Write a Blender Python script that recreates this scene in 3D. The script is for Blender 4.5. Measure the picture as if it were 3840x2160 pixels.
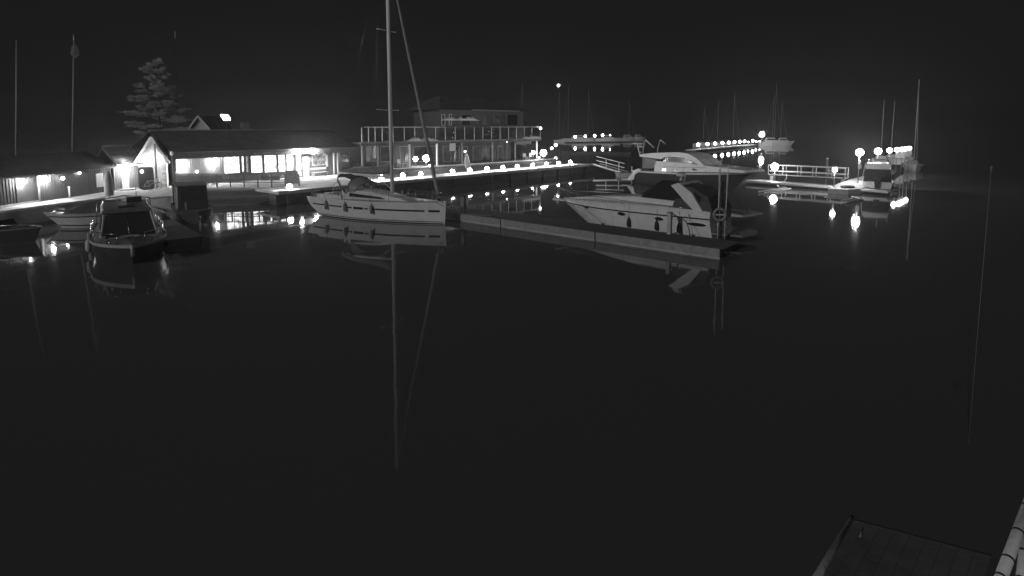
import bpy, math, random
from mathutils import Vector, Matrix

random.seed(7)
for o in list(bpy.data.objects):
    bpy.data.objects.remove(o, do_unlink=True)
scene = bpy.context.scene
COL = scene.collection

# ------------------------------------------------------------------ camera
HC = 6.5                                   # camera height above the water
FPX, CX, PPY = 2236.0, 1920.0, 705.0       # focal length / principal point in photo pixels
PITCH = math.radians(5.9)
cam_d = bpy.data.cameras.new('camera')
cam = bpy.data.objects.new('camera', cam_d)
COL.objects.link(cam)
cam.location = (0, 0, HC)
cam.rotation_euler = (math.radians(90) - PITCH, 0, 0)
cam_d.sensor_width = 36.0
cam_d.lens = FPX * 36.0 / 3840.0
cam_d.shift_y = -(1080.0 - PPY) / 3840.0
cam_d.clip_start = 0.1
cam_d.clip_end = 6000
scene.camera = cam

# ------------------------------------------------------------------ sky, light from behind the camera, exposure
SUN_DIR = Vector((0.58, 0.76, -0.32)).normalized()
world = bpy.data.worlds.new('World')
scene.world = world
world.use_nodes = True
wn, wl = world.node_tree.nodes, world.node_tree.links
wn.clear()
wo = wn.new('ShaderNodeOutputWorld')
bg = wn.new('ShaderNodeBackground')
sky = wn.new('ShaderNodeTexSky')
sky.sky_type = 'NISHITA'
sky.sun_disc = False
sky.sun_elevation = math.asin(-SUN_DIR.z)
sky.sun_rotation = math.atan2(-SUN_DIR.x, -SUN_DIR.y)
bw = wn.new('ShaderNodeRGBToBW')
mul = wn.new('ShaderNodeMath'); mul.operation = 'MULTIPLY_ADD'
mul.inputs[1].default_value = 0.00015      # the sky texture, heavily dimmed
mul.inputs[2].default_value = 0.0078       # even glow of the night overcast
wl.new(sky.outputs[0], bw.inputs[0]); wl.new(bw.outputs[0], mul.inputs[0])
wl.new(mul.outputs[0], bg.inputs['Color'])
bg.inputs['Strength'].default_value = 1.0
wl.new(bg.outputs[0], wo.inputs[0])

sun_d = bpy.data.lights.new('behind_camera_sun', 'SUN')  # added sun lamp, standing in for an unseen light behind the camera
sun_d.energy = 0.60
sun_d.angle = math.radians(0.6)
sun_d.color = (1, 1, 1)
sun = bpy.data.objects.new('behind_camera_sun', sun_d)
COL.objects.link(sun)
sun.rotation_euler = SUN_DIR.to_track_quat('-Z', 'Y').to_euler()
sun.location = (-20, -30, 30)

vs = scene.view_settings
vs.view_transform = 'Standard'
vs.look = 'None'
vs.exposure = 0
vs.gamma = 1
vs.use_curve_mapping = False
scene.cycles.use_denoising = True
scene.cycles.max_bounces = 6
scene.cycles.sample_clamp_indirect = 4.0
scene.cycles.use_light_tree = True

# ------------------------------------------------------------------ pixel rays (photo pixels -> places)
_fw = Vector((0, math.cos(PITCH), -math.sin(PITCH)))
_up = Vector((0, math.sin(PITCH), math.cos(PITCH)))
_rt = Vector((1, 0, 0))
CAMP = Vector((0, 0, HC))
def ray(u, v):
    return _fw + _rt * ((u - CX) / FPX) + _up * (-(v - PPY) / FPX)
def G(u, v, z=0.0):
    d = ray(u, v)
    return CAMP + d * ((z - HC) / d.z)
def A(u, v, y):
    d = ray(u, v)
    return CAMP + d * (y / d.y)

# ------------------------------------------------------------------ materials
MATS = {}
def mat(name, c, rough=0.6, metal=0.0, var=0.0, scale=3.0, bump=0.0, bscale=30.0, stretch=(1, 1, 1), spec=0.5, coat=0.0):
    if name in MATS: return MATS[name]
    m = bpy.data.materials.new(name); m.use_nodes = True
    nt = m.node_tree; N, L = nt.nodes, nt.links
    b = N['Principled BSDF']
    b.inputs['Roughness'].default_value = rough
    b.inputs['Metallic'].default_value = metal
    b.inputs['Specular IOR Level'].default_value = spec
    b.inputs['Coat Weight'].default_value = coat
    b.inputs['Base Color'].default_value = (c, c, c, 1)
    tc = N.new('ShaderNodeTexCoord'); mp = N.new('ShaderNodeMapping')
    mp.inputs['Scale'].default_value = stretch
    L.new(tc.outputs['Object'], mp.inputs[0])
    if var > 0:
        n = N.new('ShaderNodeTexNoise'); n.inputs['Scale'].default_value = scale
        n.inputs['Detail'].default_value = 6; n.inputs['Roughness'].default_value = 0.65
        r = N.new('ShaderNodeValToRGB')
        lo, hi = c * (1 - var), min(1.0, c * (1 + var))
        r.color_ramp.elements[0].position = 0.3; r.color_ramp.elements[0].color = (lo, lo, lo, 1)
        r.color_ramp.elements[1].position = 0.7; r.color_ramp.elements[1].color = (hi, hi, hi, 1)
        L.new(mp.outputs[0], n.inputs[0]); L.new(n.outputs[0], r.inputs[0]); L.new(r.outputs[0], b.inputs['Base Color'])
        rr = N.new('ShaderNodeMath'); rr.operation = 'MULTIPLY_ADD'
        rr.inputs[1].default_value = 0.3; rr.inputs[2].default_value = max(0.02, rough - 0.15)
        L.new(n.outputs[0], rr.inputs[0]); L.new(rr.outputs[0], b.inputs['Roughness'])
    if bump > 0:
        n2 = N.new('ShaderNodeTexNoise'); n2.inputs['Scale'].default_value = bscale; n2.inputs['Detail'].default_value = 5
        bp = N.new('ShaderNodeBump'); bp.inputs['Strength'].default_value = bump; bp.inputs['Distance'].default_value = 0.02
        L.new(mp.outputs[0], n2.inputs[0]); L.new(n2.outputs[0], bp.inputs['Height']); L.new(bp.outputs[0], b.inputs['Normal'])
    MATS[name] = m
    return m
def emat(name, s, var=0.0, scale=2.0, lo=0.4):
    if name in MATS: return MATS[name]
    m = bpy.data.materials.new(name); m.use_nodes = True
    nt = m.node_tree; N, L = nt.nodes, nt.links
    N.clear()
    o = N.new('ShaderNodeOutputMaterial'); e = N.new('ShaderNodeEmission')
    e.inputs['Color'].default_value = (1, 1, 1, 1); e.inputs['Strength'].default_value = s
    if var > 0:
        tc = N.new('ShaderNodeTexCoord'); n = N.new('ShaderNodeTexNoise'); n.inputs['Scale'].default_value = scale
        n.inputs['Detail'].default_value = 3
        mr = N.new('ShaderNodeMapRange')
        mr.inputs['From Min'].default_value = 0.35; mr.inputs['From Max'].default_value = 0.65
        mr.inputs['To Min'].default_value = s * lo; mr.inputs['To Max'].default_value = s * (1 + var)
        L.new(tc.outputs['Object'], n.inputs[0]); L.new(n.outputs[0], mr.inputs[0]); L.new(mr.outputs[0], e.inputs['Strength'])
    L.new(e.outputs[0], o.inputs[0])
    MATS[name] = m
    return m

GEL = mat('white_gelcoat', 0.78, 0.28, var=0.06, scale=1.2)
GEL2 = mat('cream_gelcoat', 0.62, 0.35, var=0.08, scale=2)
NAVY = mat('dark_gelcoat', 0.07, 0.22, var=0.1)
BLACK = mat('black_rubber', 0.02, 0.6, var=0.2)
DGLASS = mat('smoked_glass', 0.04, 0.12, spec=0.6)
PORT = mat('port_glass', 0.03, 0.15)
CANVAS = mat('dark_canvas', 0.09, 0.9, var=0.3, scale=5, bump=0.4, bscale=12)
GCANVAS = mat('grey_canvas', 0.24, 0.9, var=0.25, scale=3, bump=0.4, bscale=8)
STEEL = mat('stainless_steel', 0.75, 0.22, 1.0)
ALU = mat('aluminium_spar', 0.92, 0.42, 0.0, var=0.15, scale=1.5, stretch=(4, 4, 0.4))
DALU = mat('dull_spar', 0.42, 0.5, 0.0, var=0.1)
SAIL = mat('furled_sailcloth', 0.32, 0.9, var=0.25, scale=2, stretch=(3, 3, 0.6))
TEAK = mat('teak', 0.22, 0.7, var=0.3, scale=6, stretch=(1, 8, 1))
CONC = mat('pale_concrete', 0.42, 0.85, var=0.22, scale=1.6, bump=0.5, bscale=25)
CONC2 = mat('worn_concrete', 0.42, 0.9, var=0.3, scale=0.7, bump=0.6, bscale=15)
KERB = mat('pale_kerb', 0.68, 0.8, var=0.2, scale=1.5, bump=0.4, bscale=30)
DECKW = mat('weathered_planks', 0.13, 0.85, var=0.35, scale=2.5, stretch=(1, 6, 1), bump=0.5, bscale=20)
DARKG = mat('shade_toned_ground', 0.12, 0.95, var=0.4, scale=0.8, bump=0.8, bscale=6)
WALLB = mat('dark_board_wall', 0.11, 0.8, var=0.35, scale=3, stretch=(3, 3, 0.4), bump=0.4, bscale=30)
WALLM = mat('painted_board_wall', 0.16, 0.75, var=0.25, scale=3, stretch=(3, 3, 0.3), bump=0.3)
WALLP = mat('pale_board_wall', 0.5, 0.7, var=0.15, scale=2, stretch=(3, 3, 0.4))
ROOF = mat('dark_roof_felt', 0.075, 0.95, var=0.4, scale=1.2, bump=0.6, bscale=10)
TILE = mat('roof_tile', 0.30, 0.8, var=0.3, scale=4, bump=0.4, bscale=20)
TRIM = mat('white_trim', 0.62, 0.55, var=0.1)
GREYP = mat('grey_paint', 0.22, 0.6, var=0.2)
IRON = mat('dark_iron', 0.05, 0.5, 0.4, var=0.2)
SIGNL = mat('sign_letter', 0.30, 0.6)
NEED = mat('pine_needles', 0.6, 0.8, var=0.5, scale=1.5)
BARK = mat('pine_bark', 0.12, 0.9, var=0.4, scale=4)
HILLM = mat('scrub', 0.13, 0.95, var=0.5, scale=0.5, bump=1, bscale=3)
CURT = mat('window_blind', 0.45, 0.8, var=0.1)
FENDM = mat('fender_vinyl', 0.20, 0.5, var=0.2, scale=6)
PVC = mat('white_pipe', 0.85, 0.45, var=0.18, scale=9, bump=0.3, bscale=40)
GLOBE = emat('lamp_globe', 9.0)
GLOBEF = emat('lamp_globe_far', 14.0)
LITW = emat('lit_window', 3.4, 0.3, 2.4, 0.22)
LITD = emat('dim_lit_window', 0.5, 0.3, 2.5, 0.3)
LITT = emat('lit_lobby', 0.035, 0.4, 1.5, 0.3)
FLOOD = emat('flood_panel', 14.0)

def gmat(watt, r):
    """glowing globe whose surface radiance carries the lamp's power"""
    L_ = max(4.0, watt / (39.5 * r * r)); q_ = round(math.log(L_) * 4) / 4
    return emat('lamp_globe_%d' % round(math.exp(q_) * 10), math.exp(q_))

# ------------------------------------------------------------------ mesh builder
class MB:
    def __init__(s): s.v = []; s.f = []; s.smooth = set()
    def add(s, vs, fs, smooth=False):
        k = len(s.v); n0 = len(s.f)
        s.v += [Vector(p) for p in vs]
        s.f += [tuple(i + k for i in f) for f in fs]
        if smooth: s.smooth.update(range(n0, len(s.f)))
        return s
    def hexa(s, p):   # 8 corners: bottom 0-3 ccw, top 4-7 ccw
        return s.add(p, [(0, 3, 2, 1), (4, 5, 6, 7), (0, 1, 5, 4), (1, 2, 6, 5), (2, 3, 7, 6), (3, 0, 4, 7)])
    def box(s, x0, y0, z0, x1, y1, z1, T=None):
        p = [(x0, y0, z0), (x1, y0, z0), (x1, y1, z0), (x0, y1, z0), (x0, y0, z1), (x1, y0, z1), (x1, y1, z1), (x0, y1, z1)]
        if T: p = [T(*q) for q in p]
        return s.hexa(p)
    def bar(s, a, b, w, h, up=(0, 0, 1)):
        a, b = Vector(a), Vector(b); d = (b - a).normalized(); up = Vector(up)
        if abs(d.dot(up)) > 0.99: up = Vector((0, 1, 0))
        sd = d.cross(up).normalized() * (w / 2); u = sd.cross(d).normalized() * (h / 2)
        return s.hexa([a - sd - u, b - sd - u, b + sd - u, a + sd - u, a - sd + u, b - sd + u, b + sd + u, a + sd + u])
    def tube(s, pts, r, n=8, r1=None, cap=True):
        pts = [Vector(p) for p in pts]; m = len(pts)
        rs = r if isinstance(r, (list, tuple)) else [r + ((r1 if r1 is not None else r) - r) * i / (m - 1) for i in range(m)]
        vs, fs = [], []
        ref = None
        for i, p in enumerate(pts):
            d = (pts[min(i + 1, m - 1)] - pts[max(i - 1, 0)]).normalized()
            if ref is None:
                ref = Vector((0, 0, 1)) if abs(d.z) < 0.9 else Vector((1, 0, 0))
            x = d.cross(ref).normalized(); y = x.cross(d).normalized(); ref = y
            for k in range(n):
                a = 2 * math.pi * k / n
                vs.append(p + x * (math.cos(a) * rs[i]) + y * (math.sin(a) * rs[i]))
        for i in range(m - 1):
            for k in range(n):
                k2 = (k + 1) % n
                fs.append((i * n + k, i * n + k2, (i + 1) * n + k2, (i + 1) * n + k))
        s.add(vs, fs, True)
        if cap:
            k0 = len(s.v) - len(vs)
            s.f.append(tuple(k0 + k for k in range(n))[::-1]); s.f.append(tuple(k0 + (m - 1) * n + k for k in range(n)))
        return s
    def sphere(s, c, r, nu=14, nv=9, sz=1.0):
        c = Vector(c); vs, fs = [], []
        for j in range(nv + 1):
            t = math.pi * j / nv
            for i in range(nu):
                a = 2 * math.pi * i / nu
                vs.append(c + Vector((r * math.sin(t) * math.cos(a), r * math.sin(t) * math.sin(a), r * sz * math.cos(t))))
        for j in range(nv):
            for i in range(nu):
                i2 = (i + 1) % nu
                fs.append((j * nu + i, (j + 1) * nu + i, (j + 1) * nu + i2, j * nu + i2))
        return s.add(vs, fs, True)
    def prism(s, pa, pb):   # two matching rings
        n = len(pa)
        return s.add(list(pa) + list(pb), [tuple(range(n))[::-1], tuple(range(n, 2 * n))] + [(i, (i + 1) % n, (i + 1) % n + n, i + n) for i in range(n)])
    def grid(s, rows, smooth=True):
        m, n = len(rows), len(rows[0])
        return s.add([p for r in rows for p in r], [(i * n + j, i * n + j + 1, (i + 1) * n + j + 1, (i + 1) * n + j) for i in range(m - 1) for j in range(n - 1)], smooth)
    def torus(s, c, R, r, ax, ay, n=24, m=8):
        c, ax, ay = Vector(c), Vector(ax).normalized(), Vector(ay).normalized(); az = ax.cross(ay)
        vs, fs = [], []
        for i in range(n):
            a = 2 * math.pi * i / n; d = ax * math.cos(a) + ay * math.sin(a)
            for k in range(m):
                b = 2 * math.pi * k / m
                vs.append(c + d * (R + r * math.cos(b)) + az * (r * math.sin(b)))
        for i in range(n):
            for k in range(m):
                fs.append((i * m + k, ((i + 1) % n) * m + k, ((i + 1) % n) * m + (k + 1) % m, i * m + (k + 1) % m))
        return s.add(vs, fs, True)

ROOT = {}
def thing(name, label, cat, loc=(0, 0, 0), rz=0.0, group=None):
    o = bpy.data.objects.new(name, None); COL.objects.link(o)
    o.empty_display_size = 0.3
    o.location = loc; o.rotation_euler = (0, 0, rz)
    o['label'] = label; o['category'] = cat
    if group: o['group'] = group
    ROOT[o.name] = Matrix.Translation(Vector(loc)) @ Matrix.Rotation(rz, 4, 'Z')
    return o
def rootmat(p):
    while p.parent: p = p.parent
    return ROOT.get(p.name, Matrix.Identity(4))
def mesh_of(mb, m, name, inv=None):
    me = bpy.data.meshes.new(name)
    vs = [inv @ v for v in mb.v] if inv else mb.v
    me.from_pydata([tuple(v) for v in vs], [], mb.f)
    me.materials.append(m)
    if mb.smooth:
        for i in mb.smooth: me.polygons[i].use_smooth = True
    me.validate(); me.update()
    return me
def part(parent, name, mb, m, label=None, stuff=False, local=False):
    inv = None if local else rootmat(parent).inverted()
    o = bpy.data.objects.new(name, mesh_of(mb, m, name, inv)); COL.objects.link(o)
    o.parent = parent
    if label: o['label'] = label
    if stuff: o['kind'] = 'stuff'
    return o
def single(name, mb, m, label, cat, group=None):
    """a thing that is one mesh: origin put at the middle of its base"""
    xs = [v.x for v in mb.v]; ys = [v.y for v in mb.v]; zs = [v.z for v in mb.v]
    c = Vector(((min(xs) + max(xs)) / 2, (min(ys) + max(ys)) / 2, min(zs)))
    o = bpy.data.objects.new(name, mesh_of(mb, m, name, Matrix.Translation(-c))); COL.objects.link(o)
    o.location = c
    o['label'] = label; o['category'] = cat
    if group: o['group'] = group
    return o
def struct(name, mb, m):
    o = bpy.data.objects.new(name, mesh_of(mb, m, name)); COL.objects.link(o)
    o['kind'] = 'structure'
    return o
def copy_tree(o, parent=None):
    c = o.copy(); COL.objects.link(c)
    if parent: c.parent = parent
    for ch in list(o.children): copy_tree(ch, c)
    return c

class Frame:
    """local frame on the ground: x from a to b, y away (rotated +90 deg), z up"""
    def __init__(s, a, b, z0=0.0):
        s.a = Vector((a[0], a[1], 0)); d = Vector((b[0] - a[0], b[1] - a[1], 0)); s.L = d.length
        s.x = d.normalized(); s.y = Vector((-s.x.y, s.x.x, 0)); s.z0 = z0
        s.rz = math.atan2(s.x.y, s.x.x)
    def __call__(s, x, y, z): return s.a + s.x * x + s.y * y + Vector((0, 0, z))
    def pix(s, u, v, y=0.0):
        d = ray(u, v); o = s.a + s.y * y
        t = (o - CAMP).dot(s.y) / d.dot(s.y)
        p = CAMP + d * t
        return (p - s.a).dot(s.x), p.z
    def loc(s, z=None): return (s.a.x, s.a.y, s.z0 if z is None else z)

def point_light(p, w, r=0.12, name='lamp_light'):
    l = bpy.data.lights.new(name, 'POINT'); l.energy = w; l.shadow_soft_size = r; l.color = (1, 1, 1)
    o = bpy.data.objects.new(name, l); COL.objects.link(o); o.location = p
    return o

# ================================================================== WATER AND GROUND
def water_mat():
    m = bpy.data.materials.new('harbour_water'); m.use_nodes = True
    N, L = m.node_tree.nodes, m.node_tree.links
    b = N['Principled BSDF']
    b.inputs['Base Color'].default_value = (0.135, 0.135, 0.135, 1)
    b.inputs['Roughness'].default_value = 0.036
    b.inputs['IOR'].default_value = 1.333
    tc = N.new('ShaderNodeTexCoord'); mp = N.new('ShaderNodeMapping')
    mp.inputs['Scale'].default_value = (0.5, 0.25, 1)
    n = N.new('ShaderNodeTexNoise'); n.inputs['Scale'].default_value = 1.0; n.inputs['Detail'].default_value = 3
    bp = N.new('ShaderNodeBump'); bp.inputs['Strength'].default_value = 0.45; bp.inputs['Distance'].default_value = 0.012
    L.new(tc.outputs['Object'], mp.inputs[0]); L.new(mp.outputs[0], n.inputs[0]); L.new(n.outputs[0], bp.inputs['Height'])
    L.new(bp.outputs[0], b.inputs['Normal'])
    return m
w = MB(); w.add([(-2500, -200, 0), (2500, -200, 0), (2500, 5000, 0), (-2500, 5000, 0)], [(0, 1, 2, 3)])
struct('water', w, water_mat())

ZQ = 1.0
def slab(poly, z0, z1):
    return MB().prism([(p[0], p[1], z0) for p in poly], [(p[0], p[1], z1) for p in poly])
gq = lambda u, v: G(u, v, ZQ)
# pale paving at the left and before the shops, shore ground further right, its lack of lamplight put into a darker colour
pav = [(-33.2, 5), (-32.6, 38), gq(139, 780), gq(397, 745), gq(633, 740), gq(715, 714), gq(940, 703), gq(1110, 700),
       gq(1197, 700), gq(1486, 660), (-19, 76), (-36, 66), (-52, 66), (-52, 5)]
struct('paving', slab(pav, -0.6, ZQ), CONC2)
K0, K1 = gq(1036, 725), gq(2225, 618)
kdir = (K1 - K0).normalized(); knor = Vector((-kdir.y, kdir.x, 0))
shore = [gq(1197, 708) + knor * 0.2, K1 + knor * 3.7, K1 + knor * 4.0 - kdir * 7, Vector((7.6, 96.6, 0)), Vector((2, 106, 0)), Vector((-20, 150, 0)),
         Vector((-160, 150, 0)), Vector((-160, 66.1, 0)), Vector((-36, 66.1, 0)), Vector((-19, 76.1, 0)), gq(1486, 659.6), ]
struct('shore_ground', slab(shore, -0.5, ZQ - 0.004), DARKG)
struct('back_ground', slab([(-160, 5), (-52.05, 5), (-52.05, 66), (-160, 66)], -0.5, ZQ + 0.1), HILLM)

# quay kerb: pale slabs laid end to end
kw = thing('quay_walkway', 'long pale quay edge lined with low globe lamps, right of the moored sailing yacht', 'quay', (K0.x, K0.y, 0), math.atan2(kdir.y, kdir.x))
KL = (K1 - K0).length
nsl = int(KL / 2.4); sl = KL / nsl
mslab = mesh_of(MB().box(0.02, 0, -0.18, sl - 0.02, 3.6, 0.0), KERB, 'slab')
for i in range(nsl):
    o = bpy.data.objects.new('slab', mslab); COL.objects.link(o); o.parent = kw
    o.location = (i * sl, 0, ZQ + 0.11 + random.uniform(-.006, .006)); o.rotation_euler = (0, random.uniform(-.002, .002), 0)
mlip = mesh_of(MB().box(0.02, -0.05, -0.2, sl - 0.02, 0.28, 0.09), KERB, 'added_lip')  # lip added to hide part of the globes' reflections in the water
for i in range(nsl):
    o = bpy.data.objects.new('added_lip', mlip); COL.objects.link(o); o.parent = kw
    o.location = (i * sl, -0.26, ZQ + 0.09 + random.uniform(-.005, .005))
part(kw, 'quay_wall', MB().box(0, 0.06, -0.6, KL, 1.2, ZQ - 0.075), DECKW, local=True)
b = MB()
for i in range(int(KL / 3.2)): b.tube([(i * 3.2 + 1, -0.06, -0.8), (i * 3.2 + 1, -0.06, ZQ - 0.1)], 0.13, 8)
part(kw, 'pile', b, DECKW, stuff=True, local=True)

# low pale kerb along the left quay
kerbline = [Vector((-32.6, 30, 0)), Vector((-32.58, 38, 0)), gq(139, 780), gq(397, 745), gq(450, 758), gq(633, 740), gq(700, 716)]
lk = thing('quay_kerb', 'low pale kerb along the water beside the small moored boats', 'kerb', (-32, 44, 0))
for a, c in zip(kerbline[:-1], kerbline[1:]):
    a = Vector((a.x, a.y, 0)); c = Vector((c.x, c.y, 0)); n = max(1, int((c - a).length / 1.6)); d = (c - a) / n
    for i in range(n):
        p, q = a + d * (i + 0.01), a + d * (i + 0.99)
        part(lk, 'kerb_stone', MB().bar(p + Vector((0, 0, ZQ + 0.06)), q + Vector((0, 0, ZQ + 0.06)), 0.3, 0.14), KERB)

# ================================================================== WATERSIDE STEPS
T0, T1 = G(715, 714, 1.0), G(1112, 702, 1.0)
B0, B1 = G(718, 772, 0.15), G(1108, 754, 0.15)
st = thing('waterside_steps', 'wide dark timber steps leading down to the water before the lit restaurant', 'steps', (T0.x, T0.y, 0))
NS = 4
for k in range(NS):
    za = 1.0 - k * 0.24 - 0.06
    for j in range(3):
        ta, tb = (k * 3 + j + 0.04) / (NS * 3), (k * 3 + j + 0.96) / (NS * 3)
        p = [T0.lerp(B0, ta), T1.lerp(B1, ta), T1.lerp(B1, tb), T0.lerp(B0, tb)]
        zz = za + random.uniform(-.006, .006)
        ring = [Vector((q.x, q.y, zz)) for q in p]
        part(st, 'plank', MB().prism([q - Vector((0, 0, 0.07)) for q in ring], ring), DECKW)
    ta = (k + 1) / NS
    p, q = T0.lerp(B0, ta), T1.lerp(B1, ta)
    part(st, 'riser', MB().prism([Vector((p.x, p.y, za - 0.3)), Vector((q.x, q.y, za - 0.3)), Vector((q.x, q.y + 0.1, za - 0.3)), Vector((p.x, p.y + 0.1, za - 0.3))],
                                [Vector((p.x, p.y, za - 0.075)), Vector((q.x, q.y, za - 0.075)), Vector((q.x, q.y + 0.1, za - 0.075)), Vector((p.x, p.y + 0.1, za - 0.075))]), GREYP if k % 2 else DECKW)

# ================================================================== WINDOWS / CLADDING HELPERS
def window(parent, fr, u0, v0, u1, v1, y=0.0, pane=None, nx=1, ny=1, fm=None, name='window', t=0.07, uv=True):
    """window on the facade plane: frame proud of the wall, pane set back inside it"""
    if uv:
        x0, z1 = fr.pix(u0, v0, y); x1, _ = fr.pix(u1, v0, y); _, z0 = fr.pix((u0 + u1) / 2, v1, y); _, z1 = fr.pix((u0 + u1) / 2, v0, y)
    else:
        x0, z1, x1, z0 = u0, v0, u1, v1
    b = MB(); d = 0.07
    b.box(x0, y - d, z0, x0 + t, y, z1, fr); b.box(x1 - t, y - d, z0, x1, y, z1, fr)
    b.box(x0 + t, y - d, z1 - t, x1 - t, y, z1, fr); b.box(x0 + t, y - d, z0, x1 - t, y, z0 + t, fr)
    f = part(parent, name, b, fm or TRIM)
    iw, ih = (x1 - x0 - 2 * t) / nx, (z1 - z0 - 2 * t) / ny
    for i in range(nx):
        for j in range(ny):
            g = 0.02
            part(f, 'pane', MB().box(x0 + t + i * iw + (g if i else 0), y - 0.03, z0 + t + j * ih + (g if j else 0),
                                     x0 + t + (i + 1) * iw - (g if i < nx - 1 else 0), y - 0.005, z0 + t + (j + 1) * ih - (g if j < ny - 1 else 0), fr), pane or DGLASS)
    return f, (x0, z0, x1, z1)
def cladding(parent, fr, x0, x1, z0, z1, y, m, step=0.22, w=0.03, zt=None):
    b = MB(); n = int((x1 - x0) / step)
    for i in range(n + 1):
        x = x0 + 0.03 + i * step
        if x > x1 - 0.03: break
        b.box(x - 0.02, y - w, z0, x + 0.02, y - 0.001, zt(x) if zt else z1, fr)
    part(parent, 'cladding', b, m, stuff=True)
def wall_lamp(fr, u, v, y, watt, label, r=0.13, group=None, dy=0.35, gm=None):
    x, z = fr.pix(u, v, y)
    c = fr(x, y - dy, z)
    t = thing('wall_lamp', label, 'lamp', (c.x, c.y, c.z - r), fr.rz, group)
    part(t, 'arm', MB().tube([fr(x, y, z + 0.1), fr(x, y - dy * 0.6, z + 0.2), fr(x, y - dy, z + r)], 0.018, 6), IRON)
    part(t, 'globe', MB().sphere(c, r, 10, 7), gmat(watt * 3.2, r))
    return t
def roof_prism(fr, x0, x1, y0, ye0, yr, yb, z_e, z_r, z_b, t=0.14):
    """two-slope roof: eave at ye0, ridge yr, back eave yb"""
    b = MB()
    pa = [fr(x0, ye0, z_e), fr(x0, yr, z_r), fr(x0, yb, z_b), fr(x0, yb, z_b - t), fr(x0, yr, z_r - t), fr(x0, ye0, z_e - t)]
    pb = [fr(x1, ye0, z_e), fr(x1, yr, z_r), fr(x1, yb, z_b), fr(x1, yb, z_b - t), fr(x1, yr, z_r - t), fr(x1, ye0, z_e - t)]
    b.prism(pa[:2] + pa[4:], pb[:2] + pb[4:]); b.prism(pa[1:5], pb[1:5])
    return b

# ================================================================== BOAT SHED (far left)
fs = Frame((-34.95, 36.5), (-34.3, 50.9), ZQ)
sh = thing('boat_shed', 'long low dark board shed with small lamps along its wall at far left', 'shed', fs.loc(), fs.rz)
Ls = fs.L
SHW = mat('tarred_board_wall', 0.055, 0.8, var=0.35, scale=3, stretch=(3, 3, 0.4), bump=0.4)
part(sh, 'wall', MB().box(0, 0, ZQ, Ls, 4.6, 3.05, fs), SHW)
cladding(sh, fs, 0, Ls, ZQ, 3.05, 0, SHW, 0.25, 0.025)
part(sh, 'roof', roof_prism(fs, -0.3, Ls + 0.2, 0, -0.45, 2.3, 5.0, 3.1, 4.35, 3.0), ROOF)
x, z = fs.pix(140, 700)
part(sh, 'downpipe', MB().tube([fs(x, -0.12, ZQ + 0.05), fs(x, -0.12, 2.95)], 0.06, 8), TRIM)
part(sh, 'skirting', MB().box(0.2, -0.10, ZQ + 0.02, x, -0.03, ZQ + 0.14, fs), TRIM)
window(sh, fs, 358, 651, 383, 701, 0, CURT, fm=TRIM)
for (u0, u1, v0, v1) in ((240, 325, 645, 732), (62, 132, 668, 752)):
    x0, _ = fs.pix(u0, v1); x1, _ = fs.pix(u1, v1)
    part(sh, 'door', MB().box(x0, -0.06, ZQ + 0.02, x1, -0.026, 2.85, fs), mat('shed_door', 0.05, 0.8, var=0.3, scale=2))
wall_lamp(fs, 73, 681, 0, 110, 'bulkhead lamp on the dark shed wall, leftmost lamp in the picture', 0.13)
wall_lamp(fs, 163, 673, 0, 110, 'bulkhead lamp on the shed wall just right of the white downpipe', 0.13)
wall_lamp(fs, 219, 669, 0, 12, 'small round lamp on the shed between downpipe and dark doors', 0.10)
wall_lamp(fs, 289, 649, 0, 4, 'tiny lamp high on the shed above the dark double doors', 0.07, dy=0.2)
cr = fs.pix(235, 697, 0)
cpos = fs(cr[0], -0.5, ZQ)
t = thing('mooring_post', 'short pale post standing on the walkway before the shed', 'post', cpos)
part(t, 'shaft', MB().tube([cpos, cpos + Vector((0, 0, 0.8))], 0.06, 8), TRIM); part(t, 'cap', MB().sphere(cpos + Vector((0, 0, 0.83)), 0.09), TRIM)

# furled parasol
p0 = gq(411, 745)
t = thing('furled_parasol', 'pale furled parasol standing upright at the corner of the shed', 'parasol', p0)
part(t, 'canopy', MB().tube([p0 + Vector((0, 0, z)) for z in (0.25, 0.6, 1.5, 1.9, 2.15)], [0.30, 0.33, 0.3, 0.2, 0.05], 10), mat('parasol_cloth', 0.4, 0.9, var=0.15))
part(t, 'pole', MB().tube([p0, p0 + Vector((0, 0, 0.3))], 0.03, 6), IRON)
part(t, 'base', MB().tube([p0 + Vector((0, 0, 0.002)), p0 + Vector((0, 0, 0.08))], 0.3, 12), IRON)

# ================================================================== TILED WING + GABLE KIOSK
fg0 = Frame(gq(430, 715), gq(522, 707), ZQ)
wg = thing('tiled_kiosk', 'small tiled kiosk with a bright open doorway, left of the steep gable', 'kiosk', fg0.loc(), fg0.rz)
Lw = fg0.L
zE, zR = 3.30, 4.75
part(wg, 'wall', MB().box(0, 0, ZQ, Lw, 3.2, zE, fg0), WALLM)
cladding(wg, fg0, 0, Lw, ZQ, zE, 0, WALLM, 0.16, 0.03)
part(wg, 'roof', roof_prism(fg0, 0.1, Lw + 0.4, 0, -0.45, 1.7, 3.6, zE - 0.08, zR, zE - 0.1), TILE)
b = MB()
for i in range(22):
    xx = 0.12 + i * (Lw + 0.25) / 21
    b.tube([fg0(xx, -0.5, zE - 0.08), fg0(xx, 1.68, zR + 0.03)], 0.035, 5)
for j in range(7):
    f_ = j / 7
    b.box(0.1, -0.45 + f_ * 2.15, zE - 0.07 + f_ * (zR - zE + 0.08), Lw + 0.4, -0.42 + f_ * 2.15, zE - 0.035 + f_ * (zR - zE + 0.08), fg0)
part(wg, 'tile', b, TILE, stuff=True)
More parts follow.
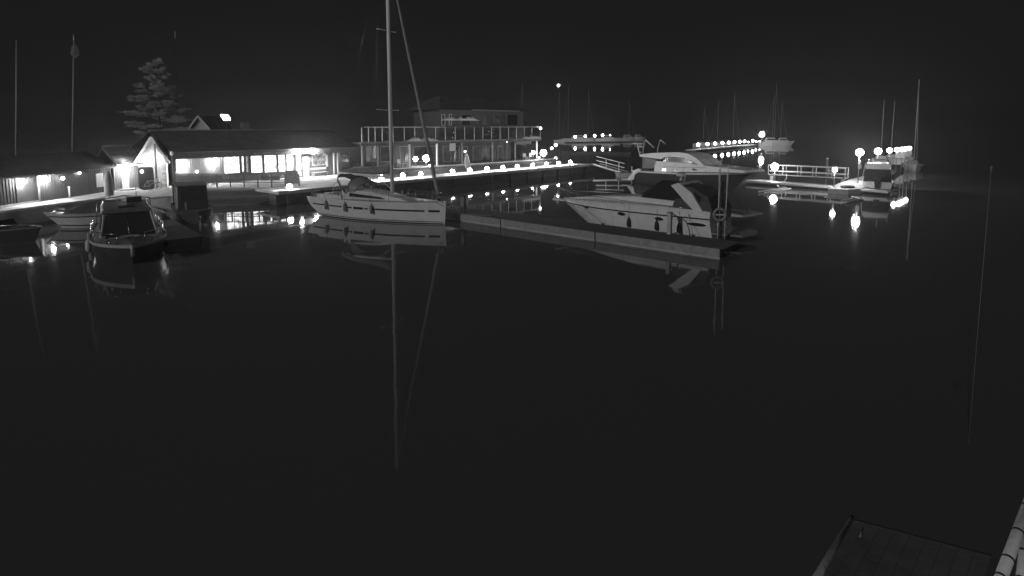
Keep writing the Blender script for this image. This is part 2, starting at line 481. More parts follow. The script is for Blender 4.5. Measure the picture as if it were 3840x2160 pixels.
part(wg, 'ridge_cap', MB().tube([fg0(0.1, 1.7, zR + 0.04), fg0(Lw + 0.4, 1.7, zR + 0.04)], 0.07, 6), TILE)
part(wg, 'bargeboard', MB().bar(fg0(0.07, -0.47, zE - 0.14), fg0(0.07, 1.72, zR - 0.06), 0.05, 0.2), GREYP)
x0, z1 = fg0.pix(453, 630); x1, z0 = fg0.pix(484, 700)
d_ = part(wg, 'door', MB().box(x0, -0.07, ZQ + 0.02, x1, -0.032, z1, fg0), mat('white_door', 0.7, 0.5, var=0.05))
part(d_, 'handle', MB().tube([fg0(x1 - 0.08, -0.12, 1.95), fg0(x1 - 0.2, -0.12, 1.95)], 0.012, 6), STEEL)
part(wg, 'door_step', MB().box(x0 - 0.5, -1.0, ZQ, x1 + 0.5, -0.08, ZQ + 0.12, fg0), CONC)
b = MB().box(x1 + 0.35, -0.09, 1.55, x1 + 0.9, -0.032, 2.6, fg0)
wall_lamp(fg0, 467, 622, -0.3, 150, 'very bright lamp over the white kiosk door left of the gable', 0.2, dy=0.35)

fg = Frame(gq(524, 707), gq(628, 703), ZQ)
gb = thing('gable_kiosk', 'narrow building with a steep bright white gable end and pale bargeboards', 'building', fg.loc(), fg.rz)
Lg = fg.L
zAp = fg.pix(570, 515)[1]; zEv = fg.pix(530, 597)[1]
xc = fg.pix(573, 600)[0]
pent = [fg(0, 0, ZQ), fg(Lg, 0, ZQ), fg(Lg, 0, zEv), fg(xc, 0, zAp - 0.12), fg(0, 0, zEv)]
part(gb, 'wall', MB().prism(pent, [p + fg.y * 5 for p in pent]), WALLP)
for s_, xe in ((-1, -0.25), (1, Lg + 0.25)):
    slope = (zAp - zEv) / xc if s_ < 0 else (zAp - zEv) / (Lg - xc)
    ze = zEv - slope * 0.25
    pa = [fg(xe, -0.5, ze), fg(xc, -0.5, zAp), fg(xc, -0.5, zAp + 0.14), fg(xe, -0.5, ze + 0.14)]
    part(gb, 'roof_slope', MB().prism(pa, [p + fg.y * 5.6 for p in pa]), ROOF)
    part(gb, 'bargeboard', MB().bar(fg(xe, -0.53, ze + 0.02), fg(xc, -0.53, zAp + 0.03), 0.05, 0.2), TRIM)
cladding(gb, fg, 0.05, Lg - 0.05, ZQ + 1.6, zEv, 0, WALLP, 0.13, 0.025, zt=lambda x: zEv + (zAp - zEv) * (x / xc if x < xc else (Lg - x) / (Lg - xc)) - 0.15)
x0, _ = fg.pix(582, 600); x1, _ = fg.pix(590, 600)
part(gb, 'corner_post', MB().box(x0, -0.65, ZQ, x1, -0.55, zAp - 0.55, fg), GREYP)
part(gb, 'gable_light_batten', MB().box(x0 - 0.7, -0.14, zEv + 0.25, x0 - 0.62, -0.03, zEv + 0.9, fg), TRIM)
window(gb, fg, 604, 640, 624, 690, 0, LITD)
wall_lamp(fg, 548, 600, -0.2, 22, 'lamp under the left eave of the steep white gable', 0.09, dy=0.25)
wall_lamp(fg, 598, 592, -0.2, 14, 'lamp on the gable front beside the upright post', 0.09, dy=0.25)
# round cornered dark cabinet in front of the gable
x0, z1 = fg.pix(521, 626, -0.9); x1, _ = fg.pix(578, 626, -0.9)
cpt = fg((x0 + x1) / 2, -1.3, ZQ)
t = thing('vending_cabinet', 'large dark rounded cabinet with a small round light before the gable', 'cabinet', cpt, fg.rz)
hw = (x1 - x0) / 2
b = MB(); r_ = 0.22
prof = []
for (cx_, cz_, a0) in ((hw - r_, z1 - ZQ - r_, 0), (-hw + r_, z1 - ZQ - r_, 90), (-hw + r_, r_ + 0.05, 180), (hw - r_, r_ + 0.05, 270)):
    for k in range(5):
        a_ = math.radians(a0 + k * 22.5); prof.append((cx_ + r_ * math.cos(a_), cz_ + r_ * math.sin(a_)))
b.prism([(p[0], -0.35, p[1]) for p in prof], [(p[0], 0.35, p[1]) for p in prof])
part(t, 'case', b, mat('cabinet_grey', 0.10, 0.6, var=0.1), local=True)
part(t, 'door_panel', MB().box(-hw + 0.12, -0.385, 0.2, hw - 0.12, -0.352, z1 - ZQ - 0.3, None), mat('cabinet_door', 0.07, 0.5), local=True)
part(t, 'round_light', MB().sphere((-hw + 0.28, -0.42, z1 - ZQ - 0.35), 0.12, sz=1.2), GLOBE, local=True)

# bicycle leaning by the gable
bp0 = gq(567, 712)
t = thing('bicycle', 'pale bicycle parked against the dark cabinet by the gable', 'bicycle', bp0, math.radians(20))
WB = MATS['white_trim']
for xx in (-0.52, 0.52):
    wv = part(t, 'wheel', MB().torus((xx, 0, 0.34), 0.32, 0.022, (1, 0, 0), (0, 0, 1), 20, 6), BLACK, local=True)
    b = MB()
    for k in range(8):
        a_ = math.pi * k / 8
        b.tube([(xx - 0.31 * math.cos(a_), 0, 0.34 - 0.31 * math.sin(a_)), (xx + 0.31 * math.cos(a_), 0, 0.34 + 0.31 * math.sin(a_))], 0.004, 3)
    part(wv, 'spokes', b, STEEL, local=True)
b = MB()
for a_, c_ in (((-0.52, 0, 0.34), (-0.12, 0, 0.32)), ((-0.12, 0, 0.32), (-0.25, 0, 0.85)), ((-0.25, 0, 0.78), (0.36, 0, 0.82)), ((-0.12, 0, 0.32), (0.38, 0, 0.75)), ((0.36, 0, 0.92), (0.52, 0, 0.34)), ((-0.52, 0, 0.34), (-0.24, 0, 0.78))):
    b.tube([a_, c_], 0.024, 6)
part(t, 'frame', b, TRIM, local=True)
part(t, 'handlebar', MB().tube([(0.25, -0.28, 1.0), (0.36, -0.12, 0.98), (0.36, 0.12, 0.98), (0.25, 0.28, 1.0)], 0.018, 6), STEEL, local=True)
part(t, 'saddle', MB().box(-0.38, -0.07, 0.86, -0.14, 0.07, 0.92), BLACK, local=True)
part(t, 'basket', MB().box(0.40, -0.16, 0.72, 0.70, 0.16, 0.95), TRIM, local=True)

# ================================================================== MAIN BUILDING (restaurant / marina)
fm = Frame((-31.05, 55.0), (-19.06, 70.1), ZQ)
LM = fm.L
mbd = thing('marina_restaurant', 'long dark wooden restaurant with large brightly lit windows facing the steps', 'building', fm.loc(), fm.rz)
ZE = 4.15
part(mbd, 'wall', MB().box(0, 0, ZQ, LM, 8.5, ZE, fm), WALLM)
cladding(mbd, fm, 0, LM, ZQ, ZE - 0.5, 0, WALLM, 0.2, 0.03)
part(mbd, 'roof', roof_prism(fm, -0.6, LM + 0.4, 0, -0.9, 4.2, 9.2, ZE, 6.1, ZE), ROOF)
part(mbd, 'fascia', MB().box(-0.6, -0.96, ZE - 0.62, LM + 0.4, -0.905, ZE - 0.02, fm), mat('dark_fascia', 0.05, 0.7, var=0.2))
part(mbd, 'soffit', MB().box(-0.55, -0.9, ZE - 0.5, LM + 0.35, -0.035, ZE - 0.45, fm), WALLB)
part(mbd, 'gutter', MB().tube([fm(-0.6, -0.99, ZE - 0.02), fm(LM + 0.4, -0.99, ZE - 0.02)], 0.05, 6), IRON)
part(mbd, 'ridge_cap', MB().tube([fm(-0.6, 4.2, 6.12), fm(LM + 0.4, 4.2, 6.12)], 0.06, 6), GREYP)
ch = part(mbd, 'chimney', MB().box(9.0, 4.6, 5.6, 9.7, 5.3, 6.9, fm), WALLB)
# sign lettering
cu = bpy.data.curves.new('sign_text', 'FONT'); cu.body = 'BULLAND\u00d6  MARINA'; cu.size = 0.5; cu.extrude = 0.015; cu.space_character = 1.15
to = bpy.data.objects.new('sign_text', cu); COL.objects.link(to)
bpy.context.view_layer.update()
me = bpy.data.meshes.new_from_object(to.evaluated_get(bpy.context.evaluated_depsgraph_get()))
bpy.data.objects.remove(to)
xa, za = fm.pix(951, 562, -0.97); xb, _ = fm.pix(1081, 556, -0.97)
wd = max(v.co.x for v in me.vertices) - min(v.co.x for v in me.vertices)
tb = MB(); sc_ = (xb - xa) / wd
for v in me.vertices: tb.v.append(fm(xa + v.co.x * sc_, -0.985 - v.co.z * 0.5, ZE - 0.50 + v.co.y * sc_ * 1.0))
tb.f = [tuple(p.vertices) for p in me.polygons]
part(mbd, 'lettering', tb, SIGNL, 'raised pale letters reading BULLAND\u00d6 MARINA on the dark fascia')
# glazing bays
def bay(u0, v0, u1, v1, nx=1, ny=1, pane=LITW, fmz=None, name='window'):
    return window(mbd, fm, u0, v0, u1, v1, 0, pane, nx, ny, fmz or WALLB, name, 0.08)
bay(835, 572, 897, 652, 2, 2)
bay(902, 580, 914, 648, 1, 1)
bay(918, 580, 931, 648, 1, 1, LITD, WALLB, 'side_light')
bay(936, 578, 983, 650, 1, 1)
bay(987, 573, 1036, 648, 2, 1)
bay(1039, 569, 1069, 646, 1, 1)
bay(1070, 566, 1100, 642, 1, 1)
f_, _ = bay(1106, 572, 1130, 662, 1, 3, LITW, WALLB, 'door')
x0, z0 = fm.pix(1120, 640)
part(f_, 'handle', MB().tube([fm(x0, -0.12, z0), fm(x0, -0.12, z0 + 0.3)], 0.015, 6), STEEL)
x0, _ = fm.pix(1134, 600); x1, _ = fm.pix(1156, 600)
dw = part(mbd, 'white_door', MB().box(x0, -0.09, ZQ + 0.05, x1, -0.035, 3.2, fm), MATS['white_door'])
for k in range(3):
    xx = x0 + (x1 - x0) * (k + 0.8) / 4
    part(dw, 'panel_groove', MB().box(xx, -0.10, ZQ + 0.3, xx + 0.05, -0.0905, 2.1, fm), GREYP)
window(mbd, fm, 1168, 562, 1221, 620, 0, LITD, 3, 2, TRIM)
x0, _ = fm.pix(1213, 600); x1, _ = fm.pix(1222, 600)
part(mbd, 'shutter', MB().box(x1 - 0.02, -0.1, 1.95, x1 + 0.22, -0.04, 3.3, fm), TRIM)
for u in (1243, 1257):
    x0, _ = fm.pix(u, 600)
    part(mbd, 'porch_post', MB().box(x0 - 0.06, -0.5, ZQ, x0 + 0.06, -0.38, 3.5, fm), TRIM)
window(mbd, fm, 1272, 558, 1310, 608, 0, PORT, 2, 2, GREYP)
# lit slatted balustrade panel under the first window
x0, _ = fm.pix(838, 665); x1, _ = fm.pix(890, 665)
# lamps on the wall
wall_lamp(fm, 678, 621, 0, 130, 'bright wall lamp near the left end of the restaurant wall', 0.16)
wall_lamp(fm, 796, 606, 0, 130, 'bright wall lamp just left of the first big lit window', 0.16)
wall_lamp(fm, 1117, 571, -0.9, 260, 'glaring lamp under the eave, left one of the brightest pair', 0.2, dy=0.3)
wall_lamp(fm, 1172, 566, -0.9, 420, 'glaring lamp under the eave, right one of the brightest pair', 0.26, dy=0.3)
wall_lamp(fm, 735, 643, 0, 3, 'small oval lamp low on the restaurant wall between two bright lamps', 0.10, dy=0.2)
# slim lamp pole on the left
x0, _ = fm.pix(645, 600, -1.5); pb = fm(x0, -1.5, ZQ)
t = thing('lamp_pole', 'slim pale pole with a small unlit lantern at the building corner', 'lamp post', pb)
part(t, 'pole', MB().tube([pb, pb + Vector((0, 0, 2.9))], 0.035, 8), GREYP)
part(t, 'lantern', MB().tube([pb + Vector((0, 0, 2.9)), pb + Vector((0, 0, 2.98)), pb + Vector((0, 0, 3.25)), pb + Vector((0, 0, 3.32))], [0.05, 0.13, 0.13, 0.04], 8), TRIM)
# benches below the right window
for i, (u, v) in enumerate(((1198, 645),)):
    x0, _ = fm.pix(1169, 640, -0.8); x1, _ = fm.pix(1228, 640, -0.8)
    c = fm((x0 + x1) / 2, -0.8, ZQ)
    t = thing('wooden_bench', 'pale bench standing against the wall beneath the small-paned window', 'bench', c, fm.rz)
    h_ = (x1 - x0) / 2
    part(t, 'seat', MB().box(-h_, -0.22, 0.42, h_, 0.22, 0.47), TRIM, local=True)
    part(t, 'backrest', MB().box(-h_, 0.24, 0.75, h_, 0.28, 0.95), TRIM, local=True)
    for s_ in (-1, 1):
        part(t, 'leg', MB().box(s_ * (h_ - 0.2) - 0.05, -0.2, 0, s_ * (h_ - 0.2) + 0.05, 0.28, 0.42), TRIM, local=True)

# dark wooden railing before the restaurant
ra, rb_ = G(660, 702, ZQ), G(1122, 702, ZQ)
fr = Frame(ra, rb_, ZQ); LR = fr.L
rl = thing('board_railing', 'dark wooden railing with boarded panels between restaurant and steps', 'railing', fr.loc(), fr.rz)
part(rl, 'handrail', MB().box(0, -0.09, ZQ + 1.16, LR, 0.09, ZQ + 1.24, fr), WALLB)
n = 9
for i in range(n + 1):
    x = i * LR / n
    part(rl, 'post', MB().box(x - 0.05, -0.05, ZQ, x + 0.05, 0.05, ZQ + 1.16, fr), WALLB)
lim = fr.pix(830, 680)[0]
i = 0; x = 0.07
while x < lim:
    part(rl, 'board', MB().box(x, -0.075, ZQ + 0.42, x + 0.13, -0.052, ZQ + 1.1, fr), WALLB); x += 0.15
for zz in (0.42, 0.62):
    part(rl, 'rail', MB().box(lim, -0.075, ZQ + zz, LR, -0.052, ZQ + zz + 0.1, fr), WALLB)
x = lim + 2.1
part(rl, 'sign_panel', MB().box(LR - 1.15, -0.08, ZQ + 0.35, LR - 0.06, -0.055, ZQ + 1.5, fr), WALLB)
for xa_ in (LR - 3.4, LR - 2.4):
    part(rl, 'hanging_panel', MB().box(xa_, -0.09, ZQ + 0.6, xa_ + 0.7, -0.08, ZQ + 1.1, fr), WALLB)
# tables and chairs silhouettes on the forecourt
for k, (u, v) in enumerate(((760, 694), (985, 688), (1060, 686))):
    c = gq(u, v) + Vector((0.6, 0.8, 0))
    t = thing('cafe_table', ['round cafe table on the bright forecourt behind the boarded railing', 'round cafe table behind the railing below the widest lit window', 'round cafe table behind the railing near the glaring lamps'][k], 'table', c, 0.3 * k, 'cafe tables on the forecourt')
    part(t, 'tabletop', MB().tube([(0, 0, 0.7), (0, 0, 0.74)], 0.4, 14), GREYP, local=True)
    part(t, 'leg', MB().tube([(0, 0, 0.03), (0, 0, 0.7)], 0.035, 6), IRON, local=True)
    part(t, 'foot', MB().tube([(0, 0, 0), (0, 0, 0.03)], 0.25, 10), IRON, local=True)

# gable of the house behind, lit
fh = Frame(Vector((A(722, 600, 82).x, 82, 0)), Vector((A(794, 600, 82).x, 82, 0)), ZQ)
hb = thing('rear_house', 'pale lit gable of a house rising behind the restaurant roof ridge', 'house', fh.loc(), fh.rz)
zt = fh.pix(758, 438)[1]; ze = fh.pix(758, 486)[1]; LH = fh.L
pent = [fh(0.15, 0, ZQ), fh(LH - 0.15, 0, ZQ), fh(LH - 0.15, 0, ze), fh(LH * 0.47, 0, zt - 0.15), fh(0.15, 0, ze)]
part(hb, 'wall', MB().prism(pent, [p + fh.y * 6 for p in pent]), WALLP)
for xe in (-0.15, LH + 0.15):
    pa = [fh(xe, -0.4, ze - 0.1), fh(LH * 0.47, -0.4, zt), fh(LH * 0.47, -0.4, zt + 0.16), fh(xe, -0.4, ze + 0.06)]
    part(hb, 'roof_slope', MB().prism(pa, [p + fh.y * 6.6 for p in pa]), ROOF)
    part(hb, 'bargeboard', MB().bar(fh(xe, -0.43, ze + 0.02), fh(LH * 0.47, -0.43, zt + 0.1), 0.05, 0.22), TRIM)
# floodlight panel over the roof, on its mast
fp = A(845, 440, 74)
t = thing('floodlight_mast', 'tall mast with one wide bright floodlight panel above the restaurant roof', 'floodlight', (fp.x, fp.y + 0.3, ZQ))
part(t, 'mast', MB().tube([(fp.x, fp.y + 0.3, ZQ), (fp.x, fp.y + 0.3, fp.z)], 0.07, 8), IRON)
b = MB(); hx, hz = 0.62, 0.36
ring = [fp + Vector((-hx, 0, hz)), fp + Vector((hx * 0.45, 0, hz * 0.9)), fp + Vector((hx, 0, -hz * 0.4)), fp + Vector((hx * 0.9, 0, -hz)), fp + Vector((-hx * 0.4, 0, -hz))]
part(t, 'housing', MB().prism([q + Vector((0, 0.03, 0)) for q in ring][::-1], [q + Vector((0, 0.2, 0)) for q in ring][::-1]), IRON)
part(t, 'light_panel', MB().prism(ring[::-1], [q + Vector((0, 0.025, 0)) for q in ring][::-1]), FLOOD)

# ================================================================== TERRACE BUILDING
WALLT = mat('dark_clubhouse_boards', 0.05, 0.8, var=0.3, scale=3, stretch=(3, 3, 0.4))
ft = Frame((-17.55, 69.65), (7.1, 96.0), ZQ)
tbd = thing('terrace_building', 'two storey clubhouse with a wide railed upper terrace on posts behind the quay', 'building', ft.loc(), ft.rz)
xr = ft.pix(2030, 500)[0]
zs = 4.35; zt_ = 4.75
part(tbd, 'ground_deck', MB().box(-0.2, -0.1, ZQ, ft.L, 9, ZQ + 0.35, ft), DECKW)
part(tbd, 'deck_edge', MB().box(-0.2, -0.16, ZQ + 0.25, ft.L, -0.105, ZQ + 0.40, ft), KERB)
# upper deck slab with joists
part(tbd, 'terrace_slab', MB().box(-0.1, 0, zs + 0.12, xr, 7.5, zs + 0.3, ft), DECKW)
part(tbd, 'edge_beam', MB().box(-0.1, -0.06, zs - 0.1, xr, 0.06, zs + 0.115, ft), WALLT)
nj = 40
mj = mesh_of(MB().box(-0.05, 0.08, -0.1, 0.05, 7.0, 0.115, None), WALLT, 'joist')
for i in range(nj):
    o = bpy.data.objects.new('joist', mj); COL.objects.link(o); o.parent = tbd; o.location = (0.3 + i * (xr - 0.6) / (nj - 1), 0, zs - ZQ)
# railing
zr = zt_ + 1.62
for (u0, u1, m_) in ((1365, 1672, TRIM), (1672, 1840, GREYP), (1840, 2029, TRIM)):
    x0, _ = ft.pix(u0, 480); x1, _ = ft.pix(u1, 480)
    part(tbd, 'handrail', MB().box(x0, -0.04, zr, x1 - 0.02, 0.04, zr + 0.08, ft), m_)
part(tbd, 'wire', MB().tube([ft(0, 0, zr - 0.25), ft(xr, 0, zr - 0.25)], 0.012, 4), STEEL)
for k in range(3):
    part(tbd, 'wire', MB().tube([ft(0, 0, zt_ + 0.3 + k * 0.35), ft(xr, 0, zt_ + 0.3 + k * 0.35)], 0.008, 4), STEEL)
for zz in (182, 262, 342, 428, 560, 695, 822, 950, 1073, 1190, 1310, 1425, 1540, 1645, 1750, 1852, 1955, 2050, 2145, 2237, 2340):
    x0, _ = ft.pix(1300 + zz * 0.3106, 500)
    part(tbd, 'baluster', MB().tube([ft(x0, 0, zs + 0.3), ft(x0, 0, zr)], 0.035, 6), ALU)
for u in (1362, 1420, 1539, 1642, 1736, 1850, 1935, 2016):
    x0, _ = ft.pix(u, 580)
    part(tbd, 'post', MB().box(x0 - 0.09, 0.1, ZQ + 0.35, x0 + 0.09, 0.28, zs - 0.1, ft), TRIM if u in (1539, 1642, 2016) else GREYP)
# ground floor
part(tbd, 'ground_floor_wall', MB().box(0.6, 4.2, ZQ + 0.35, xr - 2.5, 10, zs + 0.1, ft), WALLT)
for i, (u0, u1, pn) in enumerate(((1370, 1412, PORT), (1425, 1470, LITT), (1498, 1532, PORT), (1550, 1636, LITT), (1660, 1690, LITT), (1700, 1722, PORT), (1734, 1752, LITT), (1772, 1800, LITT), (1806, 1826, PORT), (1832, 1856, LITT), (1866, 1886, PORT))):
    window(tbd, ft, u0, 548, u1, 606, 4.2, pn, 2, 1, GREYP)
part(tbd, 'white_panel', MB().box(ft.pix(1686, 560, 4.1)[0], 4.06, 3.0, ft.pix(1708, 560, 4.1)[0], 4.1, 4.1, ft), TRIM)
# upper floor with roof
x0, _ = ft.pix(1648, 450, 6); x1, _ = ft.pix(1962, 450, 6)
zu = ft.pix(1850, 417, 6)[1]
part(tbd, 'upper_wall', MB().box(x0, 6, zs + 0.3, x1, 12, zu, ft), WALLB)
rf = [ft(x0 - 0.8, 5.0, zu), ft(x1 + 0.8, 5.0, zu), ft(x1 + 0.8, 13, zu), ft(x0 - 0.8, 13, zu)]
top = [ft(x0 + 2.2, 8.5, zu + 2.1), ft(x1 - 2.2, 8.5, zu + 2.1), ft(x1 - 2.2, 9.5, zu + 2.1), ft(x0 + 2.2, 9.5, zu + 2.1)]
rp = part(tbd, 'roof', MB().hexa(rf + top), ROOF)
part(tbd, 'fascia', MB().box(ft.pix(1769, 412, 4.95)[0], 4.9, zu - 0.06, ft.pix(1949, 412, 4.95)[0], 4.96, zu + 0.16, ft), GREYP)
for (u0, u1, pn, fmz) in ((1655, 1668, LITT, TRIM), (1683, 1693, LITT, TRIM), (1730, 1764, PORT, GREYP), (1788, 1822, LITT, GREYP), (1850, 1874, LITT, GREYP), (1900, 1940, PORT, GREYP)):
    window(tbd, ft, u0, 428, u1, 470, 6, pn, 1, 1, fmz)
# pillar lamps of the terrace
def globe_lamp(p, r, watt, label, cat='lamp', base_z=None, group=None, name='globe_lamp', gm=None, post_r=0.04, copies=None):
    p = Vector(p); bz = ZQ if base_z is None else base_z
    t = thing(name, label, cat, (p.x, p.y, bz), 0, group)
    hgt = p.z - bz
    part(t, 'post', MB().tube([(0, 0, 0), (0, 0, max(0.02, hgt - r * 0.9))], post_r, 8), GREYP, local=True)
    if hgt > 0.5: part(t, 'base', MB().tube([(0, 0, 0), (0, 0, 0.05)], post_r * 2.5, 10), IRON, local=True)
    part(t, 'globe', MB().sphere((0, 0, hgt), r, 10, 7), gmat(watt * 3.0, r), local=True)
    return t
p = A(1598, 594, 76.5); globe_lamp(p, 0.42, 95, 'large bright globe lamp on a post before the left part of the clubhouse', base_z=ZQ)
p = A(1558, 596, 77.6); globe_lamp(p, 0.30, 45, 'second globe lamp left of the large one by the white terrace post', base_z=ZQ + 0.35)
p = A(1611, 621, 76); globe_lamp(p, 0.14, 6, 'small low globe below the large globe lamp of the clubhouse', base_z=ZQ)
p = A(1744, 568, 83); globe_lamp(p, 0.12, 4, 'tiny globe lamp under the middle of the upper terrace', base_z=ZQ + .35)
p = A(1901, 530, 88); globe_lamp(p, 0.11, 4, 'tiny lamp hanging under the terrace slab near its right end', base_z=ZQ + .35, post_r=0.02)
p = A(2038, 573, 91.5); globe_lamp(p, 0.5, 120, 'largest bright globe lamp at the right end of the clubhouse terrace', base_z=ZQ)
p = A(2000, 572, 91); globe_lamp(p, 0.28, 40, 'globe lamp just left of the largest lamp at the terrace end', base_z=ZQ + .35)
p = A(2027, 481, 92.5); globe_lamp(p, 0.18, 8, 'small round lamp at the right corner of the upper terrace railing', base_z=zs + .3, post_r=0.02)
p = A(2022, 591, 90); globe_lamp(p, 0.13, 5, 'small lamp low beside the post at the terrace right end', base_z=ZQ + .35)
# cafe furniture on the ground deck
for k, u in enumerate((1500, 1520, 1968, 1985)):
    x0, _ = ft.pix(u, 610, 1.4); c = ft(x0, 1.4, ZQ + 0.35)
    t = thing('chair', ['pale chair on the clubhouse deck, nearest the sailing yacht mast', 'pale chair on the clubhouse deck beside the white post', 'chair on the deck left of the lamps at the terrace end', 'slatted chair right under the lamps at the terrace end'][k], 'chair', c, ft.rz + k, 'chairs on the clubhouse deck')
    part(t, 'seat', MB().box(-.25, -.25, .42, .25, .25, .47), TRIM, local=True)
    part(t, 'backrest', MB().box(-.25, .21, .5, .25, .25, 1.0), TRIM, local=True)
    for sx in (-1, 1):
        for sy in (-1, 1): part(t, 'leg', MB().box(sx * .21 - .02, sy * .21 - .02, 0, sx * .21 + .02, sy * .21 + .02, .42), TRIM, local=True)
# cloths / cushions heaped on the upper terrace
def heap(u0, u1, v0, v1, y, label, m_, seed, name='folded_awning'):
    rnd = random.Random(seed); x0, zt0 = ft.pix(u0, v0, y); x1, zb = ft.pix(u1, v1, y); zt0 = ft.pix((u0 + u1) / 2, v0, y)[1]; zb = ft.pix((u0 + u1) / 2, v1, y)[1]
    rows = []
    for i in range(15):
        f_ = i / 14; x = x0 + (x1 - x0) * f_; h_ = (zt0 - zb) * (0.35 + 0.65 * rnd.random()) * min(1, 6 * f_ + .2, 6 * (1 - f_) + .2)
        rows.append([ft(x, y - 0.3, zb), ft(x, y - 0.25, zb + h_ * .6), ft(x, y, zb + h_), ft(x, y + .3, zb + h_ * .4), ft(x, y + .35, zb)])
    single(name, MB().grid(rows, False), m_, label, 'awning')
heap(1655, 1792, 428 + 8, 452, 0.7, 'crumpled pale awning lying behind the terrace railing below the upper windows', TRIM, 3)
heap(1528, 1640, 514, 528, -0.3, 'row of pale folded cloths along the terrace edge above the left lamps', CURT, 5, 'folded_cloth')
heap(1960, 2026, 506, 520, -0.3, 'row of pale folded cloths on the terrace edge at its right corner', CURT, 8, 'folded_cloth')
# thin board standing on the quay
p0 = G(1752, 640, ZQ)
t = thing('paddle_board', 'narrow pale board leaning upright on the quay between two globe lamps', 'paddle board', p0 + Vector((0, .9, 0)), ft.rz)
ring = [(-.1, 0), (-.42, .5), (-.5, 1.2), (-.38, 1.8), (-.2, 2.1), (.0, 1.85), (.28, 1.2), (.45, .5), (.4, 0)]
part(t, 'board', MB().prism([(x, 0, z) for x, z in ring], [(x, .08, z) for x, z in ring]), mat('board_grey', .1, .5), local=True)
part(t, 'rim', MB().tube([(x, -.02, z) for x, z in ring], 0.035, 6), TRIM, local=True)
# bushes / mound left of terrace
def mound(c, rx, ry, h, seed, label, name='bush'):
    rnd = random.Random(seed); b = MB()
    for k in range(700):
        a_ = rnd.uniform(0, 6.283); t_ = rnd.random() ** .5
        p = Vector((c[0] + rx * t_ * math.cos(a_), c[1] + ry * t_ * math.sin(a_), c[2] + h * (1 - t_ * t_) * rnd.uniform(.5, 1)))
        d = Vector((rnd.uniform(-1, 1), rnd.uniform(-1, 1), rnd.uniform(-.3, 1))).normalized() * .14; e = d.cross(Vector((0, .3, 1))).normalized() * .07
        b.add([p - e, p + e, p + d], [(0, 1, 2)])
    rows = []
    for i in range(7):
        t_ = i / 6; rows.append([(c[0] + rx * .92 * t_ * math.cos(k * .5236), c[1] + ry * .92 * t_ * math.sin(k * .5236), c[2] + h * .7 * (1 - t_ * t_)) for k in range(13)])
    b.grid([[Vector(q) for q in r] for r in rows])
    return single(name, b, HILLM, label, 'bush')
for k, (u, v, rx, h) in enumerate(((1340, 654, 3.0, 1.2), (1420, 652, 2.6, 1.0))):
    p = G(u, v, ZQ); mound((p.x, p.y + 1.2, ZQ), rx, 1.6, h, k, ['low dark bush right of the restaurant, nearer its white porch posts', 'low dark bush before the left end of the clubhouse'][k])

# quay globe lamps: one low lamp built, then copied along the kerb
qpix = [(1430, 661), (1511, 654), (1578, 649), (1697, 638), (1762, 633), (1826, 629), (1886, 624), (1940, 622), (1997, 618), (2049, 614), (2094, 611), (2139, 609)]
qlab = ['first low globe lamp on the quay edge, just left of the yacht mast', 'low quay globe just right of the yacht mast', 'low quay globe left of the furled headsail', 'low quay globe right of the furled headsail', 'largest low quay globe, at the foot of the upright board',
        'low quay globe next right of the upright board', 'sixth low quay globe from the sailing yacht, past the upright board', 'low quay globe in the middle of the lit kerb', 'low quay globe left below the terrace end lamps', 'low quay globe right below the terrace end lamps', 'low quay globe second from the quay tip', 'last low quay globe nearest the quay tip']
fk = Frame(K0, K1, ZQ)
proto = None
for i, ((u, v), lb) in enumerate(zip(qpix, qlab)):
    x0, z0 = fk.pix(u, v, 2.0); z0 = ZQ + 0.11
    c = fk(x0, 2.0, z0)
    if proto is None:
        proto = thing('quay_lamp', lb, 'lamp', c, 0, 'low globe lamps along the quay edge')
        part(proto, 'base', MB().tube([(0, 0, 0), (0, 0, 0.1), (0, 0, 0.16)], [0.12, 0.1, 0.05], 10), IRON, local=True)
        part(proto, 'globe', MB().sphere((0, 0, 0.33), 0.22, 10, 7), gmat(260, .22), local=True)
        o = proto
    else:
        o = copy_tree(proto); o['label'] = lb; o.location = c
c = G(1086, 714, ZQ + .11)
o = copy_tree(proto); o['label'] = 'low globe lamp on the near end of the quay edge left of the yacht stern'; o.location = c

